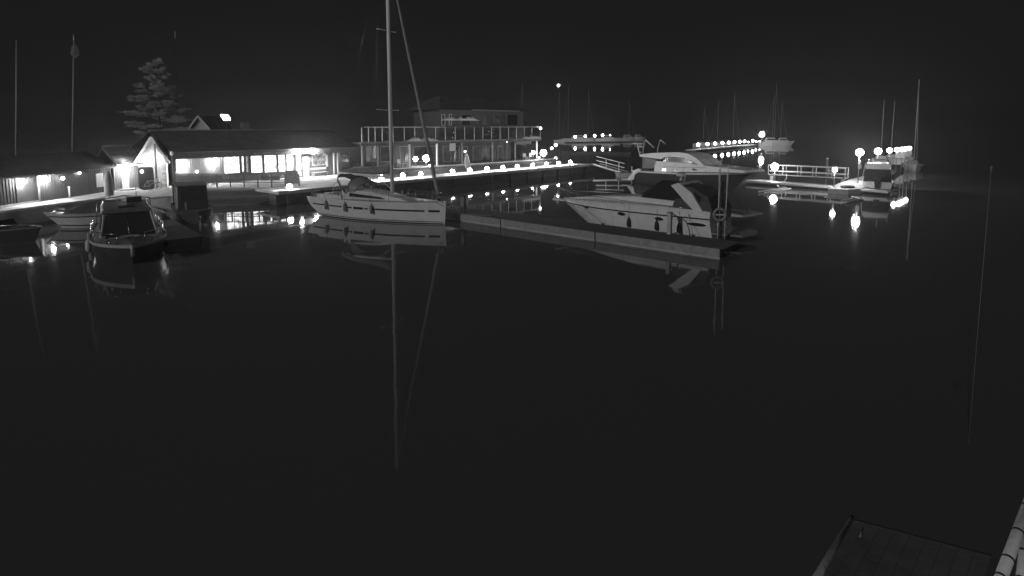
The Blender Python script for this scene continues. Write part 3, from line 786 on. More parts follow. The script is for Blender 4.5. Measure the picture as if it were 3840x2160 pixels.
# ================================================================== BOAT HULLS
class Hull:
    """x forward from stern (0) to bow (L); y half breadth; z up from waterline"""
    def __init__(s, L, B, fs, fb, tw=0.8, rake=0.8, srake=0.0, mid=0.45, sharp=2.2, flare=0.12, wl=0.82, dip=0.05, low=-0.35):
        s.L, s.B, s.fs, s.fb, s.tw, s.rake, s.srake, s.mid, s.sharp, s.flare, s.wl, s.dip, s.low = L, B, fs, fb, tw, rake, srake, mid, sharp, flare, wl, dip, low
    def sheer(s, t): return s.fs + (s.fb - s.fs) * t ** 1.4 - s.dip * math.sin(math.pi * t)
    def plan(s, t):
        if t < s.mid: return s.tw + (1 - s.tw) * math.sin(math.pi / 2 * t / s.mid)
        k = (t - s.mid) / (1 - s.mid); return max(0.0, 1 - k ** s.sharp)
    def hb(s, t, z):
        sh = s.sheer(t); q = max(-0.6, z) / sh
        f = s.wl + (1 - s.wl) * max(0, q) ** 0.7 if q > 0 else s.wl * (1 + q * 1.2)
        bowf = max(0.0, (t - 0.5) / 0.5) * s.flare * 2 * (1 - max(0, q))
        return s.B / 2 * s.plan(t) * max(0.02, f - bowf)
    def pt(s, t, z, side, off=0.0):
        sh = s.sheer(t)
        x = t * s.L - s.rake * t ** 3 * (sh - z) / s.fb + s.srake * (1 - t) ** 6 * max(0, (sh - z) / s.fs) ** 1.9
        return Vector((x, side * (s.hb(t, z) + off), z))
    def shell(s, n=26, m=8):
        b = MB()
        for side in (-1, 1):
            rows = []
            for i in range(n + 1):
                t = i / n; sh = s.sheer(t)
                rows.append([s.pt(t, s.low + (sh - s.low) * j / m, side) for j in range(m + 1)])
            if side > 0: rows = rows[::-1]
            b.grid(rows)
        tr = [s.pt(0, s.low + (s.sheer(0) - s.low) * j / m, -1) for j in range(m + 1)] + [s.pt(0, s.low + (s.sheer(0) - s.low) * j / m, 1) for j in range(m, -1, -1)]
        b.add(tr, [tuple(range(len(tr)))])
        return b
    def deck(s, n=26, drop=0.0, t0=0.0, t1=1.0, inset=0.02, camber=0.06):
        rows = []
        for i in range(n + 1):
            t = t0 + (t1 - t0) * i / n; z = s.sheer(t) - drop; p = s.pt(t, z, 1)
            h = max(0.0, p.y - inset); rows.append([Vector((p.x, h * k, z + camber * (1 - k * k))) for k in (-1, -.5, 0, .5, 1)])
        return MB().grid(rows)
    def strip(s, t0, t1, za, zb, sides=(1,), off=0.012, n=18, frac=False):
        """band proud of the hull; za, zb metres, or (callable) of t"""
        b = MB()
        for side in sides:
            rows = []
            for i in range(n + 1):
                t = t0 + (t1 - t0) * i / n
                a_ = za(t) if callable(za) else za; c_ = zb(t) if callable(zb) else zb
                pa, pc = s.pt(t, a_, side, off), s.pt(t, c_, side, off)
                rows.append([s.pt(t, a_, side, -0.01), pa, pc, s.pt(t, c_, side, -0.01)])
            if side > 0: rows = rows[::-1]
            b.grid(rows, False)
        return b
    def rail(s, t0, t1, h, inset=0.08, side=1, n=14):
        pts = []
        for i in range(n + 1):
            t = t0 + (t1 - t0) * i / n; p = s.pt(t, s.sheer(t), side); pts.append(Vector((p.x, side * max(0, abs(p.y) - inset), p.z + h)))
        return pts

# ------------------------------------------------------------------ sailing yacht
bowW = G(1668, 840, 0); sternN = G(1200, 808, 0)
hd = Vector((bowW.x - sternN.x, bowW.y - sternN.y, 0)).normalized()
nrm = Vector((-hd.y, hd.x, 0))
HL = Hull(11.6, 3.7, 1.32, 1.42, tw=0.80, rake=0.12, srake=1.35, mid=0.42, sharp=2.0, flare=0.10, wl=0.86, dip=0.02)
stc = bowW - hd * 11.45
# turn the centreline so that the near stern corner falls where the photo shows it
near_top = G(1151, 734, 1.32)
best = None
for k in range(-300, 301):
    a_ = math.atan2(hd.y, hd.x) + k * 0.001
    h2 = Vector((math.cos(a_), math.sin(a_), 0)); n2 = Vector((-h2.y, h2.x, 0))
    s0 = bowW - h2 * 11.48 - n2 * (1.85 * 0.80)
    e = abs((s0.x / s0.y) - (near_top.x / near_top.y))
    if best is None or e < best[0]: best = (e, a_)
ang = best[1]; hd = Vector((math.cos(ang), math.sin(ang), 0))
org = bowW - hd * 11.48
fy = Frame(org, bowW, 0)
ya = thing('sailing_yacht', 'white sailing yacht with a tall mast, furled headsail and dark window stripe along its hull', 'sailboat', (org.x, org.y, 0), ang)
part(ya, 'hull', HL.shell(), GEL, local=True)
part(ya, 'deck', HL.deck(), GEL2, local=True)
part(ya, 'boot_stripe', HL.strip(0.02, 0.995, 0.10, 0.15, (-1, 1)), NAVY, local=True)
part(ya, 'waterline_paint', HL.strip(0.0, 0.995, -0.3, 0.045, (-1, 1)), NAVY, local=True)
part(ya, 'toe_rail', HL.strip(0.0, 0.998, lambda t: HL.sheer(t) - 0.02, lambda t: HL.sheer(t) + 0.035, (-1, 1), 0.02), ALU, local=True)
# hull window stripe (segments measured on the photo)
def hs(u): return max(0.0, min(0.97, fy.pix(u, 780, -1.7)[0] / 11.6))
for (a_, b_, hh) in ((240, 445, .05), (530, 740, .05), (805, 895, .05), (915, 1060, .085), (1075, 1130, .05), (1195, 1825, .06), (1870, 2055, .075)):
    t0, t1 = hs(1100 + a_ * .2484), hs(1100 + b_ * .2484)
    part(ya, 'hull_window', HL.strip(t0, t1, lambda t: 0.86 - hh, lambda t: 0.86 + hh, (-1,), 0.008, 8), PORT, local=True)
# coachroof
def cabin(x0, x1, w0, w1, z0, z1, slope=0.7, n=12, camber=0.1, back=0.25, side=0.86):
    rows = []
    for i in range(n + 1):
        t = i / n; x = x0 + (x1 - x0) * t; k = 1 - max(0, (t - (1 - slope)) / slope) ** 1.6
        zt2 = z0 + (z1 - z0) * k + 0.02; wv = w0 + (w1 - w0) * t
        rows.append([Vector((x, -wv, z0 - .05)), Vector((x, -wv * side, zt2)), Vector((x, -wv * .4, zt2 + camber * k)), Vector((x, wv * .4, zt2 + camber * k)), Vector((x, wv * side, zt2)), Vector((x, wv, z0 - .05))])
    b = MB().grid(rows, False); nn = len(b.v); b.add(rows[0], [tuple(range(6))[::-1]])
    return b
cb = part(ya, 'coachroof', cabin(3.2, 9.0, 1.15, 0.6, 1.36, 1.92, 0.75), GEL, local=True)
wnd = MB()
pa = [(3.9, -1.10, 1.52), (7.0, -0.885, 1.50), (6.6, -0.88, 1.62), (3.9, -1.02, 1.78)]
wnd.prism([Vector(p) + Vector((0, -0.035, 0)) for p in pa], [Vector(p) + Vector((0, 0.01, 0)) for p in pa])
part(cb, 'cabin_window', wnd, DGLASS, local=True)
part(ya, 'cockpit_coaming', MB().box(0.9, -1.32, 1.3, 3.3, -1.12, 1.6).box(0.9, 1.12, 1.3, 3.3, 1.32, 1.6).box(0.4, -1.2, 1.3, 0.9, 1.2, 1.5), GEL, local=True)
# mast, boom, rigging
mx, mz = fy.pix(1471, 713, 0.0)
tm = Vector((mx, 0, 1.9))
def masttop(u, v, y=0.0): return Vector((fy.pix(u, v, y)[0], y, fy.pix(u, v, y)[1]))
HM = 18.6
ms = part(ya, 'mast', MB().tube([(mx, 0, 1.85), (mx - 0.06, 0, HM)], 0.135, 10), ALU, local=True)
for zz, w_ in ((7.6, 1.15), (13.0, 0.95)):
    part(ms, 'spreader', MB().tube([(mx - .03, 0, zz), (mx - .25, -w_, zz + .05)], 0.03, 6).tube([(mx - .03, 0, zz), (mx - .25, w_, zz + .05)], 0.03, 6), ALU, local=True)
part(ya, 'shroud', MB().tube([(mx - .3, -1.6, 1.38), (mx - .25, -1.15, 7.6), (mx - .2, -.95, 13), (mx - .05, 0, HM - .3)], 0.003, 4).tube([(mx - .3, 1.6, 1.38), (mx - .25, 1.15, 7.6), (mx - .2, .95, 13), (mx - .05, 0, HM - .3)], 0.003, 4), STEEL, local=True)
part(ya, 'backstay', MB().tube([(0.15, 0, 1.4), (mx - .06, 0, HM)], 0.003, 4), STEEL, local=True)
fx, fz = fy.pix(1662, 742, 0.0)
jt = Vector((mx + .12, 0, HM - 0.9))
jb = Vector((11.0, 0, 1.75))
part(ya, 'furled_headsail', MB().tube([jb, jb.lerp(jt, .04), jb.lerp(jt, .3), jb.lerp(jt, .7), jt], [.06, .13, .12, .09, .04], 10), SAIL, local=True)
part(ya, 'furler_drum', MB().tube([jb - Vector((0, 0, .22)), jb - Vector((0, 0, .05))], .11, 10), BLACK, local=True)
bz = 3.05
bm = part(ya, 'boom', MB().tube([(mx - .1, 0, bz - .12), (mx - 5.1, 0, bz + .02)], .09, 8), ALU, local=True)
cov = MB().tube([(mx - .15, 0, bz + .75), (mx - .32, 0, bz + .42), (mx - .8, 0, bz + .32), (mx - 2, 0, bz + .26), (mx - 3.6, 0, bz + .24), (mx - 4.8, 0, bz + .16)], [.09, .26, .27, .23, .19, .08], 10)
part(bm, 'sail_cover', cov, GCANVAS, local=True)
part(ya, 'vang', MB().tube([(mx - .05, 0, 2.1), (mx - 1.4, 0, bz - .15)], .025, 6), ALU, local=True)
# sprayhood: dark frame arches with see-through sides
def arch(x, w_, z0, z1, lean, r=0.03, n=12):
    pts = []
    for i in range(n + 1):
        a_ = math.pi * i / n; s_ = math.sin(a_) ** .55; pts.append((x + lean * s_, -w_ * math.cos(a_), z0 + (z1 - z0) * s_))
    return pts
sp = MB()
A1, A2, A3 = arch(3.6, 1.15, 1.75, 3.0, -1.3), arch(3.8, 1.12, 1.85, 2.85, .1), arch(4.3, 1.0, 1.9, 2.5, .65)
spb = part(ya, 'bimini_cloth', MB().grid([[Vector(p) for p in A1][3:10], [Vector(p) for p in arch(3.7, 1.14, 1.8, 3.08, -.6)][3:10], [Vector(p) for p in A2][3:10]]), CANVAS, local=True)
part(ya, 'sprayhood_screen', MB().grid([[Vector(p) for p in A2], [Vector(p) for p in A3]]), mat('clear_vinyl', 0.25, 0.25), local=True)
part(ya, 'sprayhood_frame', MB().tube(A1, .05, 6).tube(A2, .05, 6).tube(A3, .03, 6), CANVAS, local=True)
part(ya, 'steering_wheel', MB().torus((1.6, 0, 1.95), .42, .02, (0, 1, 0), (.15, 0, 1), 20, 5), STEEL, local=True)
part(ya, 'stern_locker', MB().box(.1, -1.2, 1.3, .75, -.5, 1.75), CANVAS, local=True)
# rails
for side in (-1, 1):
    rr = HL.rail(0.05, 0.93, .6, .06, side); r2 = HL.rail(0.05, 0.93, .32, .06, side)
    part(ya, 'lifeline', MB().tube(rr, .006, 4).tube(r2, .005, 4), STEEL, local=True)
    for i in range(0, 15, 2):
        p = rr[i]; part(ya, 'stanchion', MB().tube([(p.x, p.y, p.z - .58), p], .016, 5), STEEL, local=True)
bo = HL.rail(0.93, 0.985, .62, .06, -1, 4); bo2 = HL.rail(0.93, 0.985, .62, .06, 1, 4)
part(ya, 'pulpit', MB().tube(bo + bo2[::-1], .02, 6).tube([(bo[2].x, bo[2].y, bo[2].z - .6), bo[2]], .016, 5).tube([(bo2[2].x, bo2[2].y, bo2[2].z - .6), bo2[2]], .016, 5), STEEL, local=True)
part(ya, 'anchor', MB().tube([(11.3, 0, 1.5), (11.95, 0, 1.5), (12.1, 0, 1.38)], .05, 6).tube([(12.1, -.18, 1.34), (11.95, 0, 1.40), (12.1, .18, 1.34)], .04, 6), STEEL, local=True)
for k, u in enumerate((1222, 1297, 1391)):
    x0 = fy.pix(u, 760, -1.8)[0]; t_ = x0 / 11.6
    y0 = -(HL.hb(t_, 1.0) + .12)
    f1 = thing('fender', ['grey fender hanging near the stern of the sailing yacht', 'grey fender in the middle of the three on the sailing yacht', 'grey fender hanging nearest the mast of the sailing yacht'][k], 'fender', fy(x0, y0, 0.55), ang, 'fenders on the sailing yacht')
    part(f1, 'body', MB().tube([(0, 0, 0.0), (0, 0, .04), (0, 0, .14), (0, 0, .48), (0, 0, .6), (0, 0, .68)], [.02, .08, .12, .12, .07, .02], 10), FENDM, local=True)
    part(f1, 'rope', MB().tube([(0, 0, .68), (0, .06, 1.35)], .012, 4), BLACK, local=True)

# ------------------------------------------------------------------ near pontoon (right) with things on it
Pa, Pb = G(1784, 838, 0), G(2701, 974, 0)
pd = Vector((Pb.x - Pa.x, Pb.y - Pa.y, 0)); 
Pa2 = Pa - pd.normalized() * 5.0
fpn = Frame(Pa2, Pb, 0); LP = fpn.L
po = thing('pontoon', 'long floating concrete pontoon in front of the moored motor cruiser', 'pontoon', (Pa2.x, Pa2.y, 0), fpn.rz)
WPN = 2.95; ZP = 0.5
nseg = 3
for i in range(nseg):
    x0, x1 = i * LP / nseg + (.04 if i else 0), (i + 1) * LP / nseg - .04
    part(po, 'float', MB().box(x0, 0.03, -.4, x1, WPN - .03, ZP - .16, None), CONC2, local=True)
    part(po, 'fender_beam', MB().box(x0, -.03, .12, x1, .1, ZP + .02, None), mat('pontoon_face', 0.30, .8, var=.25, scale=2.5, bump=.3), local=True)
npl = 110; pw = (LP - .1) / npl
mp_ = [mesh_of(MB().box(0, .11, 0, pw - .02, WPN, .045), DECKW, 'plank')]
for i in range(npl):
    o = bpy.data.objects.new('plank', mp_[0]); COL.objects.link(o); o.parent = po
    o.location = (.03 + i * pw, 0, ZP - .1 + random.uniform(-.004, .004))
for ch in po.children:
    if ch.data.users == 1 or ch.name == 'plank':
        for vv in ch.data.vertices: vv.co.x -= 0.30 * vv.co.y
def onp(u, v, z=ZP): return G(u, v, z)
p0 = onp(2510, 878)
t = thing('mooring_bollard', 'pale square post on the pontoon before the cruiser hull', 'post', p0, fpn.rz)
part(t, 'post', MB().box(-.11, -.11, 0, .11, .11, 1.2), mat('pale_post', .5, .7, var=.15), local=True)
part(t, 'cap', MB().box(-.13, -.13, 1.2, .13, .13, 1.25), GREYP, local=True)
part(t, 'hose', MB().tube([(.1, .15, 1.15), (.35, .2, 1.0), (.5, .25, .5), (.5, .2, .12), (.2, .2, .05)], .035, 6), BLACK, local=True)
# lifebuoy stand with two tall poles
pl_, pr_ = onp(2690, 897), onp(2716, 897)
pc = (pl_ + pr_) / 2
t = thing('lifebuoy_stand', 'rescue stand with a round lifebuoy and two tall pale poles at the pontoon end', 'lifebuoy', pc, fpn.rz)
dpt = pc.y
tpl = A(2701, 606, dpt); tpr = A(2731, 616, dpt)
part(t, 'pole', MB().tube([pl_, tpl], .022, 8), ALU); part(t, 'pole', MB().tube([pr_, tpr], .022, 8), ALU)
part(t, 'pole_sleeve', MB().tube([pl_.lerp(tpl, .68), pl_.lerp(tpl, .90)], .045, 8), TRIM); part(t, 'pole_sleeve', MB().tube([pr_.lerp(tpr, .68), pr_.lerp(tpr, .90)], .045, 8), TRIM)
part(t, 'hook', MB().tube([tpl, tpl + Vector((.05, 0, .06)), tpl + Vector((.13, 0, .02))], .02, 6), ALU)
mid = A(2708, 700, dpt + .1)
part(t, 'back_post', MB().box(mid.x - .07, dpt + .06, ZP, mid.x + .07, dpt + .16, A(2710, 680, dpt).z), IRON)
rc = A(2699, 805, dpt - .08)
part(t, 'lifebuoy_ring', MB().torus(rc, .31, .075, (1, 0, 0), (0, 0, 1), 28, 10), mat('lifebuoy', .26, .6, var=.1))
part(t, 'backing_disc', MB().tube([rc + Vector((0, .05, 0)), rc + Vector((0, .09, 0))], .30, 24), IRON)
part(t, 'white_band', MB().box(rc.x - .24, rc.y - .02, rc.z - .04, rc.x + .24, rc.y + .03, rc.z + .03), TRIM)
part(t, 'backboard', MB().box(rc.x - .02, rc.y - .01, rc.z - .22, rc.x + .02, rc.y + .03, rc.z + .22), GREYP)
# small post at the far left end of the pontoon
p0 = onp(1738, 800)
t = thing('power_pillar', 'dim grey service pillar on the pontoon just right of the yacht bow', 'pillar', p0, fpn.rz)
part(t, 'body', MB().box(-.16, -.13, 0, .16, .13, 1.15), GREYP, local=True); part(t, 'lid', MB().box(-.18, -.15, 1.15, .18, .15, 1.22), IRON, local=True)

ROPE = mat('mooring_rope', .22, .9)
def rope(p, q_, sag, label, r=.016):
    p, q_ = Vector(p), Vector(q_)
    pts = [p.lerp(q_, i / 8) - Vector((0, 0, sag * math.sin(math.pi * i / 8))) for i in range(9)]
    return single('mooring_line', MB().tube(pts, r, 5), ROPE, label, 'rope', 'mooring lines of the yacht and the cruiser')
def cleat(u, v, label):
    c = onp(u, v); t = thing('cleat', label, 'cleat', (c.x, c.y, ZP - .05), fpn.rz, 'cleats on the near pontoon')
    part(t, 'horns', MB().tube([(-.17, 0, .13), (-.08, 0, .10), (.08, 0, .10), (.17, 0, .13)], .022, 6), IRON, local=True)
    part(t, 'foot', MB().box(-.06, -.04, 0, .06, .04, .10), IRON, local=True); return c
c1 = cleat(1850, 812, 'mooring cleat near the left end of the near pontoon'); c2_ = cleat(2262, 842, 'mooring cleat on the near pontoon below the cruiser bow'); c3 = cleat(2600, 884, 'mooring cleat on the near pontoon below the long porthole')
rope(fy(11.0, -.35, 1.45), (c1.x, c1.y, .56), .25, 'slack mooring line from the yacht bow to the pontoon')

# ------------------------------------------------------------------ motor cruiser (near)
sx_, sy_ = 12.15, 34.35
cd = Vector((-.757, .654, 0)).normalized(); fc = Frame((sx_, sy_), (sx_ + cd.x * 11.3, sy_ + cd.y * 11.3), 0)
HCc = Hull(11.25, 3.55, 1.35, 1.32, tw=.92, rake=2.0, srake=-0.15, mid=.45, sharp=2.3, flare=.10, wl=.84, dip=0.0)
cr = thing('motor_cruiser', 'large white motor cruiser with raked arch and diamond portholes, behind the near pontoon', 'motorboat', (sx_, sy_, 0), fc.rz)
part(cr, 'hull', HCc.shell(), GEL, local=True)
part(cr, 'rubbing_strake', HCc.strip(0, .985, lambda t: HCc.sheer(t) - .10, lambda t: HCc.sheer(t) - .03, (-1, 1), .03, 24), BLACK, local=True)
# moulded deck above the strake
rows = []
for i in range(25):
    t_ = i / 24; p = HCc.pt(t_, HCc.sheer(t_), 1); h_ = p.y; up_ = .36 * (1 - t_ ** 3) + .10
    rows.append([Vector((p.x, k * h_ * q, p.z + dz)) for k, q, dz in ((1, 1, -.02), (1, .93, up_ * .75), (1, .80, up_), (0.0, 1, up_ + .12), (-1, .80, up_), (-1, .93, up_ * .75), (-1, 1, -.02))])
dk = MB().grid(rows); dk.add(rows[0], [tuple(range(7))[::-1]])
part(cr, 'deck', dk, GEL, local=True)
part(cr, 'bow_platform', MB().box(11.0, -.28, 1.30, 12.0, .28, 1.42).box(11.85, -.1, 1.42, 12.0, .1, 1.5), GEL, local=True)
part(cr, 'anchor', MB().tube([(11.6, 0, 1.25), (12.1, 0, 1.32)], .04, 6).tube([(12.05, 0, 1.25), (12.02, 0, 1.75)], .035, 6), STEEL, local=True)
# coachroof bulge in front of the windscreen
def cu_(u, v, y=1.0):
    x, z = fc.pix(u, v, y); return x, z
xf, zf = cu_(2372, 733, 1.1); xt, ztp = cu_(2487, 683, .6); xr1, zr1 = cu_(2575, 757, 1.25)
part(cr, 'foredeck_trunk', cabin(xr1, 10.2, 1.3, .35, 1.62, zf - .02, .85, camber=.08, side=.9), GEL, local=True)
ws = MB()
zb_ = 1.95
ring_b = [Vector((xf, 0, zf + .02)), Vector((xf - .6, 1.0, zf - .06)), Vector((xr1, 1.32, zr1)), Vector((xr1, -1.32, zr1)), Vector((xf - .6, -1.0, zf - .06))]
ring_t = [Vector((xt + .25, 0, ztp + .05)), Vector((xt + .1, .7, ztp)), Vector((xt - .9, .85, ztp - .02)), Vector((xt - .9, -.85, ztp - .02)), Vector((xt + .1, -.7, ztp))]
ws.prism(ring_b, ring_t)
wsp = part(cr, 'windscreen', ws, DGLASS, local=True)
fb_ = MB()
for a_, c_ in ((1, 1), (4, 4), (0, 0)): fb_.tube([ring_b[a_] + Vector((.02, 0, .02)), ring_t[c_] + Vector((.02, 0, .02))], .03, 6)
part(wsp, 'screen_frame', fb_, IRON, local=True)
# arch
xx = [cu_(u, v, 1.45) for u, v in ((2513, 695), (2541, 686), (2593, 725), (2641, 797), (2613, 796), (2567, 752))]
arm = MB()
for sgn in (1, -1):
    o_ = [Vector((x, sgn * (1.62 - .22 * max(0, z - 1.8)), z)) for x, z in xx]; i_ = [p - Vector((0, sgn * .16, 0)) for p in o_]
    arm.prism(o_, i_)
ytop = 1.62 - .22 * (xx[0][1] - 1.8)
arm.prism([Vector((xx[0][0], ytop, xx[0][1])), Vector((xx[1][0], ytop, xx[1][1])), Vector((xx[1][0] - .25, ytop, xx[1][1] - .12)), Vector((xx[0][0] - .1, ytop, xx[0][1] - .14))],
          [Vector((xx[0][0], -ytop, xx[0][1])), Vector((xx[1][0], -ytop, xx[1][1])), Vector((xx[1][0] - .25, -ytop, xx[1][1] - .12)), Vector((xx[0][0] - .1, -ytop, xx[0][1] - .14))])
ar = part(cr, 'radar_arch', arm, GEL, local=True)
zz = xx[1][1]
part(ar, 'radar_dome', MB().tube([(xx[0][0], 0, zz + .28), (xx[0][0], 0, zz + .33), (xx[0][0], 0, zz + .42), (xx[0][0], 0, zz + .48)], [.28, .3, .3, .2], 14).box(xx[0][0] - .06, -.06, zz, xx[0][0] + .06, .06, zz + .28), GEL2, local=True)
part(ar, 'aerial', MB().tube([(xx[1][0], .6, zz), (xx[1][0] - .1, .6, zz + .45)], .02, 6), TRIM, local=True)
# cockpit canopy aft of the arch
xa_, za_ = cu_(2541, 688, 1.2); xb_, zb2 = cu_(2655, 745, 1.3); xe_, ze_ = cu_(2676, 800, 1.35)
can = []
for (x, z, w_) in ((xa_ + .1, za_ - .05, .95), ((xa_ + xb_) / 2, za_ - .22, 1.15), (xb_, zb2 + .05, 1.25), (xe_, ze_, 1.4)):
    can.append([Vector((x + .1, 1.5, 1.66)), Vector((x, w_ + .12, (z + 1.66) / 2 + .1)), Vector((x, w_, z)), Vector((x, 0, z + .08)), Vector((x, -w_, z)), Vector((x, -w_ - .12, (z + 1.66) / 2 + .1)), Vector((x + .1, -1.5, 1.66))])
cnp = part(cr, 'cockpit_canopy', MB().grid(can, False), CANVAS, local=True)
part(cnp, 'canopy_window', MB().prism([can[2][1] + Vector((.5, .05, -.25)), can[1][1] + Vector((-.1, .08, -.25)), can[1][1] + Vector((-.1, .0, .35)), can[2][1] + Vector((.4, .0, .3))], [can[2][1] + Vector((.5, .03, -.25)), can[1][1] + Vector((-.1, .06, -.25)), can[1][1] + Vector((-.1, -.02, .35)), can[2][1] + Vector((.4, -.02, .3))]), DGLASS, local=True)
part(cr, 'bathing_platform', MB().prism([(0.1, -1.5, .42), (-1.7, -1.2, .42), (-2.1, 0, .42), (-1.7, 1.2, .42), (0.1, 1.5, .42)], [(0.1, -1.5, .52), (-1.7, -1.2, .52), (-2.1, 0, .52), (-1.7, 1.2, .52), (0.1, 1.5, .52)]), TEAK, local=True)
part(cr, 'stern_rail', MB().tube([(-.0, 1.3, 1.9), (-.6, 1.35, 1.3), (-1.5, 1.25, .6)], .025, 6).tube([(-.0, 1.3, 1.35), (-.7, 1.3, .55)], .025, 6), STEEL, local=True)
rope(fc(9.8, .55, 1.6), (c2_.x, c2_.y, .56), .12, 'mooring line from the cruiser foredeck down to the pontoon')
rope(fc(1.2, 1.7, 1.5), (c3.x, c3.y, .56), .08, 'mooring line from the cruiser quarter down to the pontoon')
# portholes (proud dark lozenges with bright rims)
def lozenge(u, v, w_, h_, name='porthole', n=12, sq=1.35):
    x, z = fc.pix(u, v, 1.6); t_ = min(.97, x / 11.25 + .015); t_ = t_
    for _ in range(5):
        p = HCc.pt(t_, z, 1); t_ += (x - p.x) / 11.25
    ring, ring2 = [], []
    for k in range(n):
        a_ = 2 * math.pi * k / n; c_, s_ = math.cos(a_), math.sin(a_)
        dx = w_ / 2 * math.copysign(abs(c_) ** sq, c_); dz = h_ / 2 * math.copysign(abs(s_) ** (1 / sq if sq < 1 else 1), s_)
        tt = t_ + dx / 11.25
        ring.append(HCc.pt(tt, z + dz, 1, .014)); ring2.append(HCc.pt(tt, z + dz, 1, -.02))
    o = part(cr, name, MB().prism(ring, ring2), PORT, local=True)
    part(o, 'rim', MB().tube(ring + ring[:1], .014, 5), ALU, local=True)
for (u, v, w_, h_) in ((2188, 779, .55, .2), (2334, 801, .66, .26), (2474, 820, .62, .25)): lozenge(u, v, w_, h_)
lozenge(2612, 842, 1.2, .23, 'long_porthole', 16, .5)
# rails: toe rail along the side deck and bow pulpit
side_r = []
for i in range(19):
    t_ = .12 + .86 * i / 18; p = HCc.pt(t_, HCc.sheer(t_), 1); side_r.append(Vector((p.x, max(.12, p.y * .92), p.z + .38 + .34 * max(0, (t_ - .1)) ** .5)))
for sgn in (1, -1):
    rr = [Vector((p.x, p.y * sgn, p.z)) for p in side_r]
    part(cr, 'side_rail', MB().tube(rr, .016, 6), STEEL, local=True)
    for i in range(2, 19, 3):
        p = rr[i]; part(cr, 'stanchion', MB().tube([(p.x - .12, p.y, p.z - .42), p], .012, 5), STEEL, local=True)
part(cr, 'pulpit', MB().tube([side_r[-1], side_r[-1] + Vector((.75, -.0, .22)), side_r[-1] + Vector((.9, -.12, .2)), Vector((side_r[-1].x + .75, -side_r[-1].y, side_r[-1].z + .22)), Vector((side_r[-1].x, -side_r[-1].y, side_r[-1].z))], .022, 6), TRIM, local=True)
for k, u in enumerate((2358, 2462, 2545)):
    x0 = fc.pix(u, 850, 1.75)[0]; t_ = x0 / 11.25; y0 = HCc.hb(t_, .6) + .13
    c = fc(x0, y0, .32)
    f1 = thing('fender', ['dark fender between cruiser and pontoon, nearest the cruiser bow', 'dark fender between cruiser and pontoon below the third porthole', 'dark fender between cruiser and pontoon beside the pale post'][k], 'fender', c, fc.rz, 'fenders on the motor cruiser')
    part(f1, 'body', MB().tube([(0, 0, 0.0), (0, 0, .04), (0, 0, .14), (0, 0, .42), (0, 0, .6), (0, 0, .66)], [.02, .09, .13, .12, .05, .02], 10), BLACK, local=True)
    part(f1, 'rope', MB().tube([(0, 0, .66), (0, -.05, 1.3)], .01, 4), BLACK, local=True)

# ------------------------------------------------------------------ second cruiser behind (dark hull, pale top)
s2 = G(2366, 686, 0); b2 = Vector((21.9, 57.3, 0))
d2 = Vector((b2.x - s2.x, b2.y - s2.y, 0)); L2 = d2.length; d2.normalize(); n2 = Vector((-d2.y, d2.x, 0))
o2 = Vector((s2.x, s2.y, 0)) + n2 * 1.9
f2 = Frame(o2, o2 + d2 * L2, 0)
H2 = Hull(L2, 4.2, 1.45, 1.95, tw=.9, rake=1.9, srake=-.1, mid=.45, sharp=2.4, wl=.85)
c2 = thing('hardtop_cruiser', 'dark hulled motor yacht with a pale swept hardtop, moored beyond the near cruiser', 'motorboat', (o2.x, o2.y, 0), f2.rz)
part(c2, 'hull', H2.shell(), NAVY, local=True)
part(c2, 'white_topside', H2.strip(0.0, .99, lambda t: H2.sheer(t) - .14, lambda t: H2.sheer(t) + .03, (-1, 1), .02, 24), GEL, local=True)
part(c2, 'deck', H2.deck(camber=.1), GEL2, local=True)
q = lambda u, v, y=-1.7: f2.pix(u, v, y)
# superstructure lower moulding: polygon from photo
low = [q(u, v) for u, v in ((2452, 644), (2452, 620), (2460, 604), (2560, 611), (2640, 621), (2700, 628), (2790, 640), (2795, 648))]
prl = MB().prism([Vector((x, -1.65, z)) for x, z in low][::-1], [Vector((x, 1.65, z)) for x, z in low][::-1])
part(c2, 'superstructure', prl, GEL, local=True)
hi = [q(u, v) for u, v in ((2396, 587), (2398, 579), (2440, 574), (2540, 571), (2580, 577), (2612, 596), (2638, 620), (2617, 618), (2590, 603), (2560, 592), (2520, 588), (2490, 590), (2474, 597))]
part(c2, 'hardtop', MB().prism([Vector((x, -1.6, z)) for x, z in hi][::-1], [Vector((x, 1.6, z)) for x, z in hi][::-1]), GEL, local=True)
gl = [q(u, v) for u, v in ((2482, 605), (2492, 592), (2525, 590), (2560, 594), (2590, 605), (2614, 617))]
part(c2, 'side_window', MB().prism([Vector((x, -1.52, z)) for x, z in gl][::-1], [Vector((x, 1.52, z)) for x, z in gl][::-1]), DGLASS, local=True)
for u in (2502, 2572):
    x, z = q(u, 600); part(c2, 'window_pillar', MB().bar((x, -1.54, z - .4), (x - .1, -1.54, z + .35), .12, .04), GEL, local=True)
x, z = q(2424, 600); 
part(c2, 'aft_window', MB().prism([Vector((q(u, v)[0], -1.3, q(u, v)[1])) for u, v in ((2400, 632), (2406, 590), (2455, 600), (2440, 632))][::-1], [Vector((q(u, v)[0], 1.3, q(u, v)[1])) for u, v in ((2400, 632), (2406, 590), (2455, 600), (2440, 632))][::-1]), mat('aft_screen', .05, .3), local=True)
qt = [q(u, v) for u, v in ((2358, 672), (2384, 640), (2398, 632), (2412, 634), (2386, 656), (2382, 674))]
part(c2, 'stern_wing', MB().prism([Vector((x, -2.0, z)) for x, z in qt][::-1], [Vector((x, -1.85, z)) for x, z in qt][::-1]), GEL, local=True)
part(c2, 'bathing_platform', MB().box(-1.5, -1.9, .3, 0.05, 1.9, .42), GEL, local=True)
